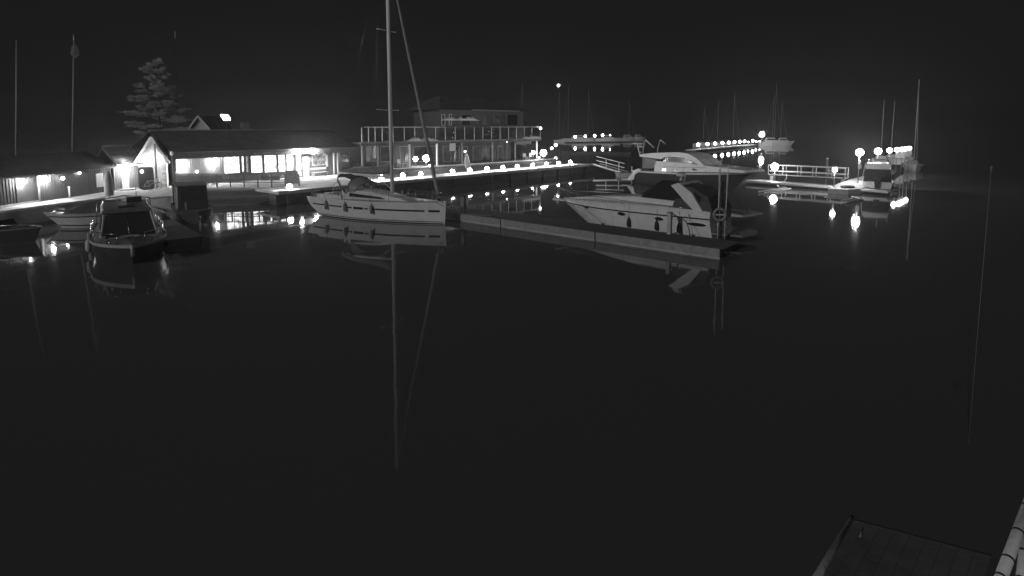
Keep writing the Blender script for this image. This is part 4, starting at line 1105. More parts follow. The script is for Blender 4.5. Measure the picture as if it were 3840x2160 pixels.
x, z = q(2602, 636); lz = MB().prism([(x - .4, -1.68, z), (x, -1.68, z + .12), (x + .45, -1.68, z), (x, -1.68, z - .12)], [(x - .4, -1.655, z), (x, -1.655, z + .12), (x + .45, -1.655, z), (x, -1.655, z - .12)])
part(c2, 'porthole', lz, PORT, local=True)
for k in range(2):
    xs_, zs_ = q(2482 + k * 45, 636); part(c2, 'lit_saloon_window', MB().box(xs_, -1.69, zs_ - .12, xs_ + .5, -1.66, zs_ + .1), LITW if k == 0 else LITD, local=True)
# radar mast and raised poles
x, z = q(2399, 582, 0)
rm = part(c2, 'radar_mast', MB().tube([(x, 0, z), (x - .45, 0, z + 1.4)], .06, 8).box(x - .75, -.5, z + 1.35, x - .1, .5, z + 1.43), GEL, local=True)
part(rm, 'radome', MB().tube([(x - .1, .3, z + .9), (x - .1, .3, z + 1.12)], .28, 12), GEL2, local=True)
part(rm, 'aerial', MB().tube([(x - .5, 0, z + 1.4), (x - .6, 0, z + 2.6)], .015, 5), TRIM, local=True)
part(rm, 'searchlight', MB().sphere((x + .3, -.2, z + .35), .12), GEL2, local=True)
rr = H2.rail(.35, .985, .62, .1, -1); 
part(c2, 'bow_rail', MB().tube(rr, .02, 6).tube([Vector((p.x, -p.y, p.z)) for p in rr], .02, 6), STEEL, local=True)
for i in range(0, 15, 2): p = rr[i]; part(c2, 'stanchion', MB().tube([(p.x, p.y, p.z - .6), p], .014, 5), STEEL, local=True)

# outboard-crane like bent arm behind the hardtop
p0 = A(2437, 526, 92)
for k, (ua, va, ub, vb, uc, vc) in enumerate(((2412, 560, 2420, 524, 2453, 554), (2466, 560, 2476, 524, 2496, 540))):
    pa_, pb2, pc2 = A(ua, va, 96), A(ub, vb, 96), A(uc, vc, 96)
    t = thing('davit_crane', ['bent pale davit arm rising behind the hardtop, nearer the radar mast', 'dim bent davit arm behind the hardtop, right of the brighter one'][k], 'davit', (pa_.x, pa_.y, 0))
    part(t, 'column', MB().tube([(pa_.x, pa_.y, -.1), pa_, pb2], .09, 6), DALU); part(t, 'jib', MB().tube([pb2, pc2], .12, 6), TRIM if k == 0 else DALU)

# ------------------------------------------------------------------ gangway from the quay tip
g0, g1 = G(2236, 616, 1.15), G(2340, 645, .55)
fgw = Frame(g0, g1, 0)
gw = thing('gangway', 'white railed gangway sloping down from the quay tip to a float', 'gangway', (g0.x, g0.y, 0), fgw.rz)
Lgw = fgw.L
sl_ = lambda x: 1.15 + (.5 - 1.15) * x / Lgw
part(gw, 'side_beam', MB().bar(fgw(0, -.5, sl_(0)), fgw(Lgw, -.5, sl_(Lgw)), .1, .22), TRIM)
part(gw, 'side_beam', MB().bar(fgw(0, .6, sl_(0)), fgw(Lgw, .6, sl_(Lgw)), .1, .22), TRIM)
n = 14
for i in range(n):
    x = (i + .5) * Lgw / n; part(gw, 'tread', MB().bar(fgw(x, -.43, sl_(x) + .05), fgw(x, .53, sl_(x) + .05), Lgw / n - .03, .04), DECKW)
for yy in (-.5,):
    for (h_) in (.62, 1.18):
        part(gw, 'rail', MB().bar(fgw(Lgw * .12, yy, sl_(0) + h_), fgw(Lgw * 1.12, yy, sl_(Lgw) + h_ + .05), .07, .08), TRIM)
for u in (2273, 2321, 2370):
    x, _ = fgw.pix(u, 620, -.5); part(gw, 'post', MB().box(x - .04, -.54, sl_(x), x + .04, -.46, sl_(x) + 1.2, fgw), TRIM)
fl = G(2352, 652, .4)
t = thing('small_float', 'small pale landing float at the foot of the gangway', 'pontoon', fl)
part(t, 'float', MB().box(-1.2, -.6, -.4, 1.6, 1.6, -.05), CONC, local=True); part(t, 'deck', MB().box(-1.3, -.7, -.045, 1.7, 1.7, .1), CONC, local=True)

# ------------------------------------------------------------------ right dock
D0, D1 = G(2796, 676, .42), G(3330, 718, .42)
fd = Frame(D0, D1, 0)
dk_ = thing('floating_dock', 'floating dock with a bright white edge beam, right of the cruisers', 'dock', (D0.x, D0.y, 0), fd.rz)
LD = fd.L
nb = 5
for i in range(nb):
    part(dk_, 'edge_beam', MB().box(i * LD / nb + .02, 0, .25, (i + 1) * LD / nb - .02, .9, .44, fd), GEL)
part(dk_, 'float', MB().box(.2, .95, -.4, LD, 2.3, .2, fd), CONC2)
npl = 60
for i in range(npl):
    x = i * LD / npl; part(dk_, 'plank', MB().box(x + .01, .905, .36 , x + LD / npl - .01, 2.4, .40 + random.uniform(0, .008), fd), DECKW)
# platform behind with lit top
pf = [G(u, v, .46) for u, v in ((3105, 708), (3140, 690), (3190, 672), (3262, 655), (3300, 640), (3340, 640), (3290, 690), (3230, 708), (3180, 712))]
t = thing('dock_platform', 'lit concrete landing platform under the lamp post at the right dock', 'platform', ((pf[0].x + pf[4].x) / 2, (pf[0].y + pf[4].y) / 2, 0))
part(t, 'slab', MB().prism([Vector((p.x, p.y, -.3)) for p in pf], [Vector((p.x, p.y, .47)) for p in pf]), CONC)
# walkway going back to the right with lamps
W0, W1 = G(3262, 680, .45), G(3425, 592, .45)
fw2 = Frame(W0, W1, 0)
t = thing('pier_walkway', 'long narrow pier receding to the right with a row of lamp posts', 'pier', (W0.x, W0.y, 0), fw2.rz)
nsec = 9
for i in range(nsec): part(t, 'section', MB().box(i * fw2.L / nsec + .04, -1.0, -.3, (i + 1) * fw2.L / nsec - .04, 1.0, .45, fw2), DECKW)
# gangway rails across the dock
ga, gb_ = Vector((A(2880, 650, 71).x, 71, 0)), Vector((A(3170, 672, 65).x, 65, 0))
fgr = Frame(ga, gb_, 0)
gr = thing('gangway_bridge', 'long railed gangway lying behind the white dock edge', 'gangway', (ga.x, ga.y, 0), fgr.rz)
part(gr, 'walkway', MB().box(0, 0, .75, fgr.L, 1.1, .85, fgr), DECKW)
part(gr, 'support', MB().box(.2, .2, -.3, .5, .9, .75, fgr).box(fgr.L - .5, .2, -.3, fgr.L - .2, .9, .75, fgr), GREYP)
for (h_) in (1.25, 1.95):
    part(gr, 'rail', MB().box(0, -.03, h_ - .05, fgr.L, .04, h_ + .05, fgr), GREYP); part(gr, 'rail', MB().box(0, 1.07, h_ - .05, fgr.L, 1.12, h_ + .03, fgr), GREYP)
for i in range(6):
    x = i * (fgr.L - .1) / 5; part(gr, 'post', MB().box(x, -.02, .85, x + .07, .05, 1.9, fgr).box(x, 1.06, .85, x + .08, 1.12, 1.9, fgr), GREYP)
# dock lamps
def dlamp(u, v, ub, vb, z, r, watt, label, group=None, gm=None):
    b_ = G(ub, vb, z); c = A(u, v, b_.y)
    return globe_lamp((b_.x, b_.y, c.z), r, watt, label, 'lamp', z, group, 'dock_lamp', gm, .05)
dlamp(2905, 625, 2903, 672, .42, .40, 330, 'bright round lamp on a short bent post on the white edged dock')
dlamp(3129, 637, 3127, 702, .47, .20, 90, 'small bright lamp on a thin post at the gangway foot')
dlamp(3219, 572, 3217, 686, .47, .36, 520, 'bright lamp post on the landing platform, left of the pilot cabin boat')
lp = G(3217, 686, .47)
t = thing('sign_box', 'small grey sign box and round sign fixed to the dock lamp post', 'sign', lp + Vector((0, -.12, 1.55)))
part(t, 'box', MB().box(-.17, -.05, 0, .17, .03, .5), GREYP, local=True); part(t, 'disc', MB().tube([(0, -.05, .75), (0, -.02, .75)], .13, 14), TRIM, local=True)
p0 = G(2945, 678, .44)
t = thing('dock_cleat_post', 'short white bent tube standing on the white dock edge', 'post', p0)
part(t, 'tube', MB().tube([(-.1, 0, 0), (.1, 0, .25), (.12, 0, .75)], .055, 8), TRIM, local=True)
p0 = G(3201, 668, .47)
t = thing('pile_post', 'dim wooden post with a pale cap left of the dock lamp post', 'post', p0 + Vector((0, 6, 0)))
part(t, 'shaft', MB().tube([(0, 0, -.4), (0, 0, 1.9)], .12, 8), DECKW, local=True); part(t, 'cap', MB().tube([(0, 0, 1.9), (0, 0, 2.05)], .14, 8), TRIM, local=True)
zL = 3.55
wl_ = [(3293, 567, 60, .38, 'second lamp of the receding pier row, above the pilot cabin boat'), (3336, 564, 40, .30, 'third lamp of the receding pier row'), (3364, 561, 30, .28, 'fourth lamp of the receding pier row'),
       (3383, 560, 22, .27, 'third lamp from the far end of the receding pier row'), (3396, 558, 18, .27, 'last but one lamp of the receding pier row'), (3410, 556, 16, .27, 'last lamp at the far end of the receding pier row')]
for (u, v, wt, r, lb) in wl_:
    c = G(u, v, zL); globe_lamp(c, r, wt, lb, 'lamp', .2, 'lamp posts along the receding pier', 'pier_lamp')
# tipped dark object on the dock (tyre) and rope coil
p0 = G(3178, 704, .47)
t = thing('rubber_tyre', 'dark half round tyre lying on the bright landing platform', 'tyre', p0)
part(t, 'tyre', MB().torus((0, 0, .1), .55, .1, (1, 0, 0), (0, 1, 0), 20, 8), BLACK, local=True)
# V shaped mooring booms at the water
for k, (pts) in enumerate([((2846, 719), (2966, 707), (2915, 699)), ((3155, 753), (3236, 744), (3196, 737))]):
    a_, c_, e_ = [G(u, v, .14) for u, v in pts]
    a2 = G(pts[0][0] + 20, pts[0][1] + 4, .14); 
    t = thing('mooring_boom', ['V shaped pale mooring boom floating before the white edged dock', 'V shaped pale mooring boom floating alone right of the first'][k], 'boom', (a_.x, a_.y, 0))
    part(t, 'arm', MB().tube([a_, c_.lerp(e_, .3)], .07, 6), ALU if k == 0 else DALU); part(t, 'arm', MB().tube([a2, c_], .07, 6), ALU if k == 0 else DALU)
    part(t, 'brace', MB().tube([e_, c_], .07, 6), DALU); part(t, 'float', MB().tube([a_.lerp(c_, .9) - Vector((0, 0, .25)), c_ - Vector((0, 0, .2))], .12, 8), BLACK)

# ------------------------------------------------------------------ cabin boat at the right dock
sc0 = G(3308, 722, 0); hdg = math.atan2(1, .62)
bt = thing('pilot_cabin_boat', 'white cabin boat seen from astern with dark rear windows, moored at the right dock', 'motorboat', (sc0.x, sc0.y + .9, 0), hdg)
HP = Hull(6.8, 2.75, .95, 1.15, tw=.95, rake=.9, mid=.4, sharp=2.3)
part(bt, 'hull', HP.shell(), GEL, local=True); part(bt, 'deck', HP.deck(), GEL2, local=True)
part(bt, 'hull_stripe', HP.strip(0, .95, .62, .70, (-1, 1)), NAVY, local=True)
def frust(x0, x1, w0, z0, x2, x3, w1, z1):
    return MB().hexa([(x0, -w0, z0), (x1, -w0, z0), (x1, w0, z0), (x0, w0, z0), (x2, -w1, z1), (x3, -w1, z1), (x3, w1, z1), (x2, w1, z1)])
part(bt, 'cabin', frust(.9, 4.3, 1.2, .95, 1.0, 3.6, 1.05, 2.35), GEL, local=True)
part(bt, 'rear_canopy', frust(.15, .9, 1.22, .98, .7, .98, 1.05, 2.2), DGLASS, local=True)
part(bt, 'roof', frust(.6, 4.0, 1.12, 2.36, .8, 3.7, 1.0, 2.75), GEL2, local=True)
for s_ in (-1, 1): part(bt, 'side_window', MB().hexa([(1.3, s_ * 1.19, 1.4), (3.6, s_ * 1.19, 1.4), (3.6, s_ * 1.14, 1.41), (1.3, s_ * 1.14, 1.41), (1.4, s_ * 1.09, 2.2), (3.3, s_ * 1.09, 2.2), (3.3, s_ * 1.05, 2.2), (1.4, s_ * 1.05, 2.2)]), DGLASS, local=True)
part(bt, 'stern_door', MB().box(-.06, -.2, .5, -.005, .15, 1.1), BLACK, local=True)
part(bt, 'outboard', MB().box(-.65, -.25, -.2, -.1, .2, .9).box(-.75, -.28, .75, -.1, .24, 1.35), BLACK, local=True)
part(bt, 'registration_plate', MB().box(-.04, .45, .62, -.012, .95, .86), TRIM, local=True)
part(bt, 'roof_rack', MB().tube([(1.2, -.9, 2.75), (1.2, -.9, 3.0), (1.2, .9, 3.0), (1.2, .9, 2.75)], .03, 6).tube([(3.0, -.9, 2.72), (3.0, -.9, 3.0), (3.0, .9, 3.0), (3.0, .9, 2.72)], .03, 6), STEEL, local=True)
part(bt, 'grab_rail', MB().tube([(.2, 1.25, 1.0), (.35, 1.28, 1.6), (.9, 1.18, 2.3), (1.4, 1.12, 2.7)], .03, 6), TRIM, local=True)
part(bt, 'bathing_platform', MB().box(-.6, -1.2, .22, -.01, 1.2, .3), TEAK, local=True)

# ------------------------------------------------------------------ generic small sailing boats (prototype then copies)
def make_sail(label, m_h=GEL, mast=11.0, group=None, forestay=True, jib=True):
    Hs = Hull(9, 2.9, .95, 1.15, tw=.7, rake=.8, mid=.45)
    t = thing('moored_sailboat', label, 'sailboat', (0, 0, 0), 0, group)
    part(t, 'hull', Hs.shell(14, 5), m_h, local=True); part(t, 'deck', Hs.deck(14), GEL2, local=True)
    c_ = part(t, 'cabin', cabin(3.0, 6.6, .9, .5, 1.0, 1.45, .7, 6), m_h, local=True)
    part(c_, 'cabin_window', MB().box(3.6, -.93, 1.14, 5.2, -.84, 1.3).box(3.6, .84, 1.14, 5.2, .93, 1.3), DGLASS, local=True)
    part(t, 'mast', MB().tube([(5.2, 0, 1.3), (5.15, 0, mast)], .07, 6), DALU, local=True)
    part(t, 'boom', MB().tube([(5.1, 0, 2.1), (1.6, 0, 2.15)], .14, 6), GCANVAS, local=True)
    if jib: part(t, 'furled_headsail', MB().tube([(8.8, 0, 1.4), (5.2, 0, mast - .8)], .045, 5), SAIL, local=True)
    part(t, 'pulpit', MB().tube([(7.6, .55, 1.1), (7.8, .5, 1.7), (8.9, 0, 1.8), (7.8, -.5, 1.7), (7.6, -.55, 1.1)], .02, 5), STEEL, local=True)
    return t
SPROTO = None
def sailboat_at(ub, vt, ywater_v, heading, label, group):
    """mast foot column at pixel ub, mast top row vt, waterline row"""
    global SPROTO
    p = G(ub, ywater_v, 0)
    ztop = A(ub, vt, p.y).z
    if SPROTO is None:
        SPROTO = make_sail(label, group=group); o = SPROTO
    else:
        o = copy_tree(SPROTO); o['label'] = label; o['group'] = group
    s_ = ztop / 11.0
    k_ = .95 if ywater_v > 600 else .72
    o.scale = (k_, k_, k_)
    for ch in o.children:
        if ch.name.split('.')[0] in ('mast', 'furled_headsail'): ch.scale = (1, 1, s_ / k_)
    o.rotation_euler = (0, 0, heading)
    off = Vector((math.cos(heading), math.sin(heading), 0)) * 5.2 * k_
    o.location = (p.x - off.x, p.y - off.y, 0)
    ROOT[o.name] = Matrix.Identity(4)
    return o
o = sailboat_at(3424, 298, 640, math.radians(-118), 'sailing boat with the tallest right hand mast, bow towards us, beside the receding pier', 'sailing boats at the piers')
fr_g = 'sailing boats at the piers'
far = [(2097, 345, 532, 3.0, 'distant sailing boat below the masthead light'), (2130, 324, 531, 3.1, 'distant sailing boat right of the masthead light with a slanting headsail'), (2205, 333, 531, 0.2, 'distant sailing boat whose mast leans right, beyond the quay tip'),
       (2357, 374, 529, 0.1, 'distant lone mast boat between quay tip and second cruiser'), (2637, 405, 545, .3, 'distant short masted sailing boat at left end of the right far pier'), (2689, 380, 544, 3.3, 'distant sailing boat second from left at the right far pier'),
       (2748, 347, 543, .3, 'distant tall masted sailing boat in the middle of the right far pier'), (2895, 355, 541, 3.2, 'distant dim mast just left of the tallest at the far pier end'), (2903, 306, 541, .3, 'distant tallest mast at the far pier end'), (2926, 378, 541, 0.2, 'distant dim mast right of the tallest at the far pier end'),
       (3301, 375, 614, 1.02, 'sailing boat mast behind the second lamp of the receding pier'), (3340, 380, 608, 1.05, 'faint mast behind the third lamp of the receding pier'), (1958, 312, 534, 3.0, 'faint mast behind the right end of the clubhouse roof')]
for (u, vt, vw, h_, lb) in far: sailboat_at(u, vt, vw, h_, lb, fr_g)
p = G(2094, 532, 0); c = A(2094, 327, p.y)
t = thing('masthead_light', 'single bright masthead light high above the left far pier', 'light', (c.x, c.y - .3, c.z - .5))
part(t, 'globe', MB().sphere((0, 0, 1.2), .55), GLOBEF, local=True); part(t, 'bracket', MB().tube([(0, 0, -.3), (0, 0, .8)], .12, 6), DALU, local=True)

# motorboats at far piers: pale low hulls
def far_motor(u, v, L_, hd_, label, m_=GEL):
    p = G(u, v, 0); Hm = Hull(L_, L_ * .3, 1.3, 1.7, tw=.9, rake=1.2)
    t = thing('moored_motorboat', label, 'motorboat', (p.x, p.y, 0), hd_, 'motorboats at the far piers')
    part(t, 'hull', Hm.shell(12, 4), m_, local=True); part(t, 'deck', Hm.deck(10), GEL2, local=True)
    k = part(t, 'cabin', frust(L_ * .25, L_ * .75, L_ * .12, 1.4, L_ * .3, L_ * .6, L_ * .10, 2.7), m_, local=True)
    part(k, 'cabin_window', frust(L_ * .3, L_ * .71, L_ * .122, 1.9, L_ * .3, L_ * .63, L_ * .11, 2.4), DGLASS, local=True)
far_motor(2112, 531, 14, 0.05, 'distant pale motorboat under the left far pier lamps', GEL)
far_motor(2232, 531, 11, 0.0, 'distant pale motorboat right of the left far pier lamps', GEL)
far_motor(2318, 528, 9, 0.0, 'small distant boat left of the radar mast', GEL2)
far_motor(2365, 528, 7, 0.1, 'smallest distant boat behind the radar mast', GEL2)
far_motor(2846, 546, 8, -.1, 'distant pale motorboat at the right end of the far pier', GEL)
far_motor(2896, 547, 7, -.2, 'distant dim motorboat beyond the pier end', GEL2)
far_motor(3372, 628, 6, 1.0, 'pale motorboat just right behind the cabin boat at the receding pier', GEL)
far_motor(3400, 622, 6, 1.0, 'motorboat moored between the cabin boat and the tall masted boat', GEL2)

# far piers
def pier(u0, v0, u1, v1, z, w_, label, nsec, m_=KERB):
    a_, c_ = G(u0, v0, z), G(u1, v1, z); f = Frame(a_, c_, 0)
    t = thing('far_pier', label, 'pier', (a_.x, a_.y, 0), f.rz)
    for i in range(nsec): part(t, 'section', MB().box(i * f.L / nsec + .1, 0, .35, (i + 1) * f.L / nsec - .1, w_, z, f), m_)
    part(t, 'float', MB().box(.3, .3, -.4, f.L - .3, w_ - .3, .34, f), DECKW)
    return f
f3 = pier(2608, 562, 2838, 541, .6, 2.6, 'far pier lined with many small lamps, beyond the cruisers', 12)
f4 = pier(2125, 530, 2420, 527, .6, 2.6, 'left far pier with a few lamps beyond the quay tip', 10)
f5 = pier(2100, 566, 2370, 572, .5, 2.0, 'dim pier crossing between quay and left far pier', 10, DECKW)
FL = None
lampx = [1592, 1682, 1757, 1827, 1887, 1943, 1993, 2040, 2078, 2120, 2153, 2187]; lampy = [765, 760, 753, 747, 742, 738, 735, 731, 728, 726, 725, 721]
lamps_far = [(2000 + x * .3882, 250 + y * .3882, f3) for x, y in zip(lampx, lampy)] + [(2157, 513, f4), (2195, 511, f4), (2230, 509, f4), (2260, 507, f4), (2288, 507, f4)]
ordn = ['first', 'second', 'third', 'fourth', 'fifth', 'sixth', 'seventh', 'eighth', 'ninth', 'tenth', 'eleventh', 'last']
for i, (u, v, f) in enumerate(lamps_far):
    x, z = f.pix(u, v, 1.0); c = f(x, 1.0, 0)
    lb = ('%s lamp from the left on the right far pier' % ordn[i]) if i < 12 else ('%s lamp from the left on the left far pier' % ordn[i - 12])
    if FL is None:
        FL = thing('far_pier_lamp', lb, 'lamp', (c.x, c.y, .6), 0, 'small lamps along the far piers')
        part(FL, 'post', MB().tube([(0, 0, 0), (0, 0, .9)], .06, 6), IRON, local=True); part(FL, 'globe', MB().sphere((0, 0, 1.15), .42, 8, 6), gmat(160, .42), local=True)
        o = FL
    else:
        o = copy_tree(FL); o['label'] = lb
    hz = max(.3, z - .6)
    sc_ = (1.0 if i < 8 or i in (9,) else .62) if i < 12 else (1.15 if i < 16 else .6)
    o.location = (c.x, c.y, .6 + max(0, hz - 1.15 * sc_)); o.scale = (sc_,) * 3
b_ = G(2856, 545, .6); c = A(2856, 503, b_.y)
globe_lamp((b_.x, b_.y, c.z), .75, 500, 'bright lamp on a tall post at the right end of the far pier', 'lamp', .6, None, 'pier_end_lamp', GLOBEF, .08)
for k, (u, v, r) in enumerate(((2084, 544, .42), (2069, 556, .3))):
    b_ = G(u, v + 18, .5); c = A(u, v, b_.y); globe_lamp((b_.x, b_.y, c.z), r, 15, ['round lamp on the dim pier just right of the terrace end', 'smaller lamp below it beside the terrace end'][k], 'lamp', .5)

# ------------------------------------------------------------------ left boats
# dark small boat at the very left
def small_boat(name, bow, stern, B_, fs_, fb_, m_, label, cat='motorboat', **kw):
    d = Vector((bow[0] - stern[0], bow[1] - stern[1], 0)); L_ = d.length; rz = math.atan2(d.y, d.x)
    h = Hull(L_, B_, fs_, fb_, **kw); t = thing(name, label, cat, (stern[0], stern[1], 0), rz)
    part(t, 'hull', h.shell(18, 6), m_, local=True)
    return t, h, L_
ta, ha, La = small_boat('open_boat', (-26.6, 33.3), (-32.0, 34.4), 2.1, .65, .85, NAVY, 'dark open boat with a shining gunwale at the left picture edge', tw=.8, rake=.5, mid=.4)
part(ta, 'gunwale', ha.strip(0, .99, lambda t: ha.sheer(t) - .05, lambda t: ha.sheer(t) + .03, (-1, 1), .04), GREYP, local=True)
part(ta, 'inner_deck', ha.deck(drop=.25, camber=0), CANVAS, local=True)
part(ta, 'thwart', MB().box(1.6, -.9, .5, 1.9, .9, .56), TEAK, local=True); part(ta, 'windscreen', MB().prism([(3.0, -.7, .75), (3.0, .7, .75), (2.75, .65, 1.15), (2.75, -.65, 1.15)], [(3.04, -.7, .75), (3.04, .7, .75), (2.79, .65, 1.15), (2.79, -.65, 1.15)]), DGLASS, local=True)
part(ta, 'rail', MB().tube(ha.rail(.5, .97, .25, .1, -1), .015, 5), STEEL, local=True)

tbt, hb_, Lb = small_boat('striped_daycruiser', (-29.9, 37.7), (-25.7, 39.4), 2.0, .9, .98, GEL, 'white boat with two dark hull stripes and a dark cover, moored at the left quay', tw=.85, rake=.9, mid=.42, flare=.14, wl=.72)
part(tbt, 'upper_stripe', hb_.strip(0, .985, .72, .80, (-1, 1), .012), NAVY, local=True)
part(tbt, 'lower_stripe', hb_.strip(0, .97, .14, .22, (-1, 1), .012), NAVY, local=True)
part(tbt, 'deck', hb_.deck(), GEL, local=True)
part(tbt, 'cover', cabin(.4, Lb - 1.1, .85, .4, .98, 1.55, .6), CANVAS, local=True)
part(tbt, 'bow_rail', MB().tube(hb_.rail(.7, .985, .35, .12, -1) + hb_.rail(.7, .985, .35, .12, 1)[::-1], .018, 5), STEEL, local=True)
part(tbt, 'cleat', MB().box(Lb - .7, -.06, 1.0, Lb - .5, .06, 1.08), STEEL, local=True)

# pilothouse boat pointing at the camera
bC, sC = Vector((-17.6, 27.2, 0)), Vector((-22.6, 34.4, 0))
tcb, hc_, Lc = small_boat('pilothouse_boat', bC, sC, 3.3, 1.0, 1.0, NAVY, 'dark pilothouse boat with shiny rails, bow towards the camera at lower left', tw=.85, rake=.7, mid=.5, sharp=3.2, flare=.06, wl=.85)
part(tcb, 'stem_cap', MB().tube([(Lc - .06, 0, .5), (Lc - .01, 0, .86), (Lc, 0, 1.03)], .07, 8), GEL2, local=True)
part(tcb, 'gunwale', hc_.strip(0, 1.0, lambda t: hc_.sheer(t) - .14, lambda t: hc_.sheer(t) + .02, (-1, 1), .05), GEL2, local=True)
part(tcb, 'deck', hc_.deck(drop=.03, camber=.1), mat('grey_deck', .26, .6, var=.2), local=True)
x2 = Lc
ph = part(tcb, 'wheelhouse', frust(2.2, 6.3, 1.25, .98, 2.4, 5.1, 1.0, 2.15), mat('house_side', .34, .4, var=.1), local=True)
part(tcb, 'windscreen', MB().prism([(6.26, -1.12, 1.18), (6.26, 1.12, 1.18), (5.32, .95, 2.05), (5.32, -.95, 2.05)], [(6.31, -1.12, 1.18), (6.31, 1.12, 1.18), (5.37, .95, 2.05), (5.37, -.95, 2.05)]), DGLASS, local=True)
part(tcb, 'screen_pillar', MB().tube([(6.36, 0, 1.16), (5.38, 0, 2.08)], .022, 6), STEEL, local=True)
for s_ in (-1, 1):
    part(tcb, 'screen_pillar', MB().tube([(6.34, s_ * 1.17, 1.1), (5.3, s_ * 1.0, 2.12)], .028, 6), ALU, local=True)
    for (a0, a1) in ((2.8, 3.6), (3.75, 4.5), (4.65, 5.35)):
        part(tcb, 'side_window', MB().hexa([(a0, s_ * 1.215, 1.35), (a1, s_ * 1.215, 1.35), (a1, s_ * 1.15, 1.35), (a0, s_ * 1.15, 1.35), (a0 + .03, s_ * 1.075, 1.98), (a1 - .1, s_ * 1.075, 1.98), (a1 - .1, s_ * 1.0, 1.98), (a0 + .03, s_ * 1.0, 1.98)]), DGLASS, local=True)
part(tcb, 'roof', frust(1.2, 5.35, 1.12, 2.16, 1.3, 5.1, 1.0, 2.32), mat('grey_roof', .17, .6, var=.2), local=True)
part(tcb, 'hatch', MB().box(3.9, -.35, 2.32, 4.6, .35, 2.39), DGLASS, local=True)
part(tcb, 'roof_box', MB().box(1.6, .1, 2.32, 2.3, .8, 2.62), IRON, local=True)
part(tcb, 'aerial', MB().tube([(1.4, .6, 2.3), (1.3, .6, 2.9), (1.3, .6, 3.05)], .02, 5), STEEL, local=True)
part(tcb, 'rear_arch', MB().tube([(1.2, -1.35, 1.0), (1.0, -1.25, 2.4), (1.0, 0, 2.6), (1.0, 1.25, 2.4), (1.2, 1.35, 1.0)], .035, 7), STEEL, local=True)
part(tcb, 'roof_rail', MB().tube([(2.3, 1.0, 2.35), (2.5, 1.0, 2.5), (4.4, 1.0, 2.5), (4.8, 1.0, 2.3)], .022, 6).tube([(2.3, -1.0, 2.35), (2.5, -1.0, 2.5), (4.4, -1.0, 2.5), (4.8, -1.0, 2.3)], .022, 6), STEEL, local=True)
for s_ in (-1, 1):
    rr = hc_.rail(.15, .93, .5, .08, s_)
    part(tcb, 'side_rail', MB().tube(rr, .02, 6), STEEL, local=True)
    for i in range(0, 15, 2): p = rr[i]; part(tcb, 'stanchion', MB().tube([(p.x, p.y, p.z - .5), p], .015, 5), STEEL, local=True)
    part(tcb, 'bow_cleat', MB().tube([(Lc - 1.1, s_ * .95, 1.05), (Lc - .9, s_ * .9, 1.18), (Lc - .7, s_ * .8, 1.06)], .035, 6), STEEL, local=True)
part(tcb, 'windlass', MB().box(Lc - 1.2, -.14, 1.08, Lc - .9, .14, 1.26), STEEL, local=True)
part(tcb, 'deck_hatch', MB().box(6.35, -.4, 1.09, 6.75, .4, 1.15), TRIM, local=True)
for k in range(2):
    x0 = 2.2 + k * 2.6; y0 = -(hc_.hb(x0 / Lc, .6) + .14)
    fcb = Frame(sC, bC, 0); c = fcb(x0, y0, .2)
    f1 = thing('fender', ['shiny pale fender on the left side of the pilothouse boat, nearer its stern', 'shiny pale fender on the left side of the pilothouse boat, nearer its bow'][k], 'fender', c, fcb.rz, 'fenders on the pilothouse boat')
    part(f1, 'body', MB().tube([(0, 0, 0), (0, 0, .06), (0, 0, .18), (0, 0, .55), (0, 0, .68)], [.02, .1, .14, .13, .03], 10), TRIM, local=True); part(f1, 'rope', MB().tube([(0, 0, .68), (0, .05, 1.0)], .012, 4), BLACK, local=True)

# pontoon beside it
qa, qb = G(565, 778, .4), G(765, 886, .4)
fq = Frame(qa, qb, 0)
t = thing('finger_pontoon', 'grey finger pontoon running towards the camera beside the pilothouse boat', 'pontoon', (qa.x, qa.y, 0), fq.rz)
part(t, 'float', MB().box(.1, -1.75, -.4, fq.L - .1, -.08, .3, fq), CONC2)
nq = 40
for i in range(nq):
    x = i * fq.L / nq; part(t, 'plank', MB().box(x + .01, -1.85, .34, x + fq.L / nq - .01, 0, .395 + random.uniform(0, .01), fq), mat('grey_plank', .2, .85, var=.3, scale=3, bump=.3))
# upturned white dinghy
c = G(588, 806, .6); dd = math.atan2(-.76, .65)
t = thing('upturned_dinghy', 'small upturned pale dinghy lying on the finger pontoon', 'dinghy', (c.x, c.y, .42), dd)
rows = []
for i in range(13):
    f_ = i / 12; x = -1.5 + 3.0 * f_; w_ = .62 * math.sin(math.pi * min(1, f_ * .62 + .30)) * (1 - max(0, f_ - .75) * 3.2 if f_ > .75 else 1) + .02; h_ = .5 * (1 - f_ ** 3 * .7)
    rows.append([Vector((x, w_ * math.cos(a_ * math.pi / 8), h_ * math.sin(a_ * math.pi / 8) ** .7)) for a_ in range(9)])
dg = MB().grid(rows); dg.add(rows[0], [tuple(range(9))[::-1]])
part(t, 'hull', dg, mat('dinghy_grey', .42, .6, var=.15), local=True); part(t, 'keel', MB().box(-1.4, -.02, .47, .9, .02, .54), GREYP, local=True)
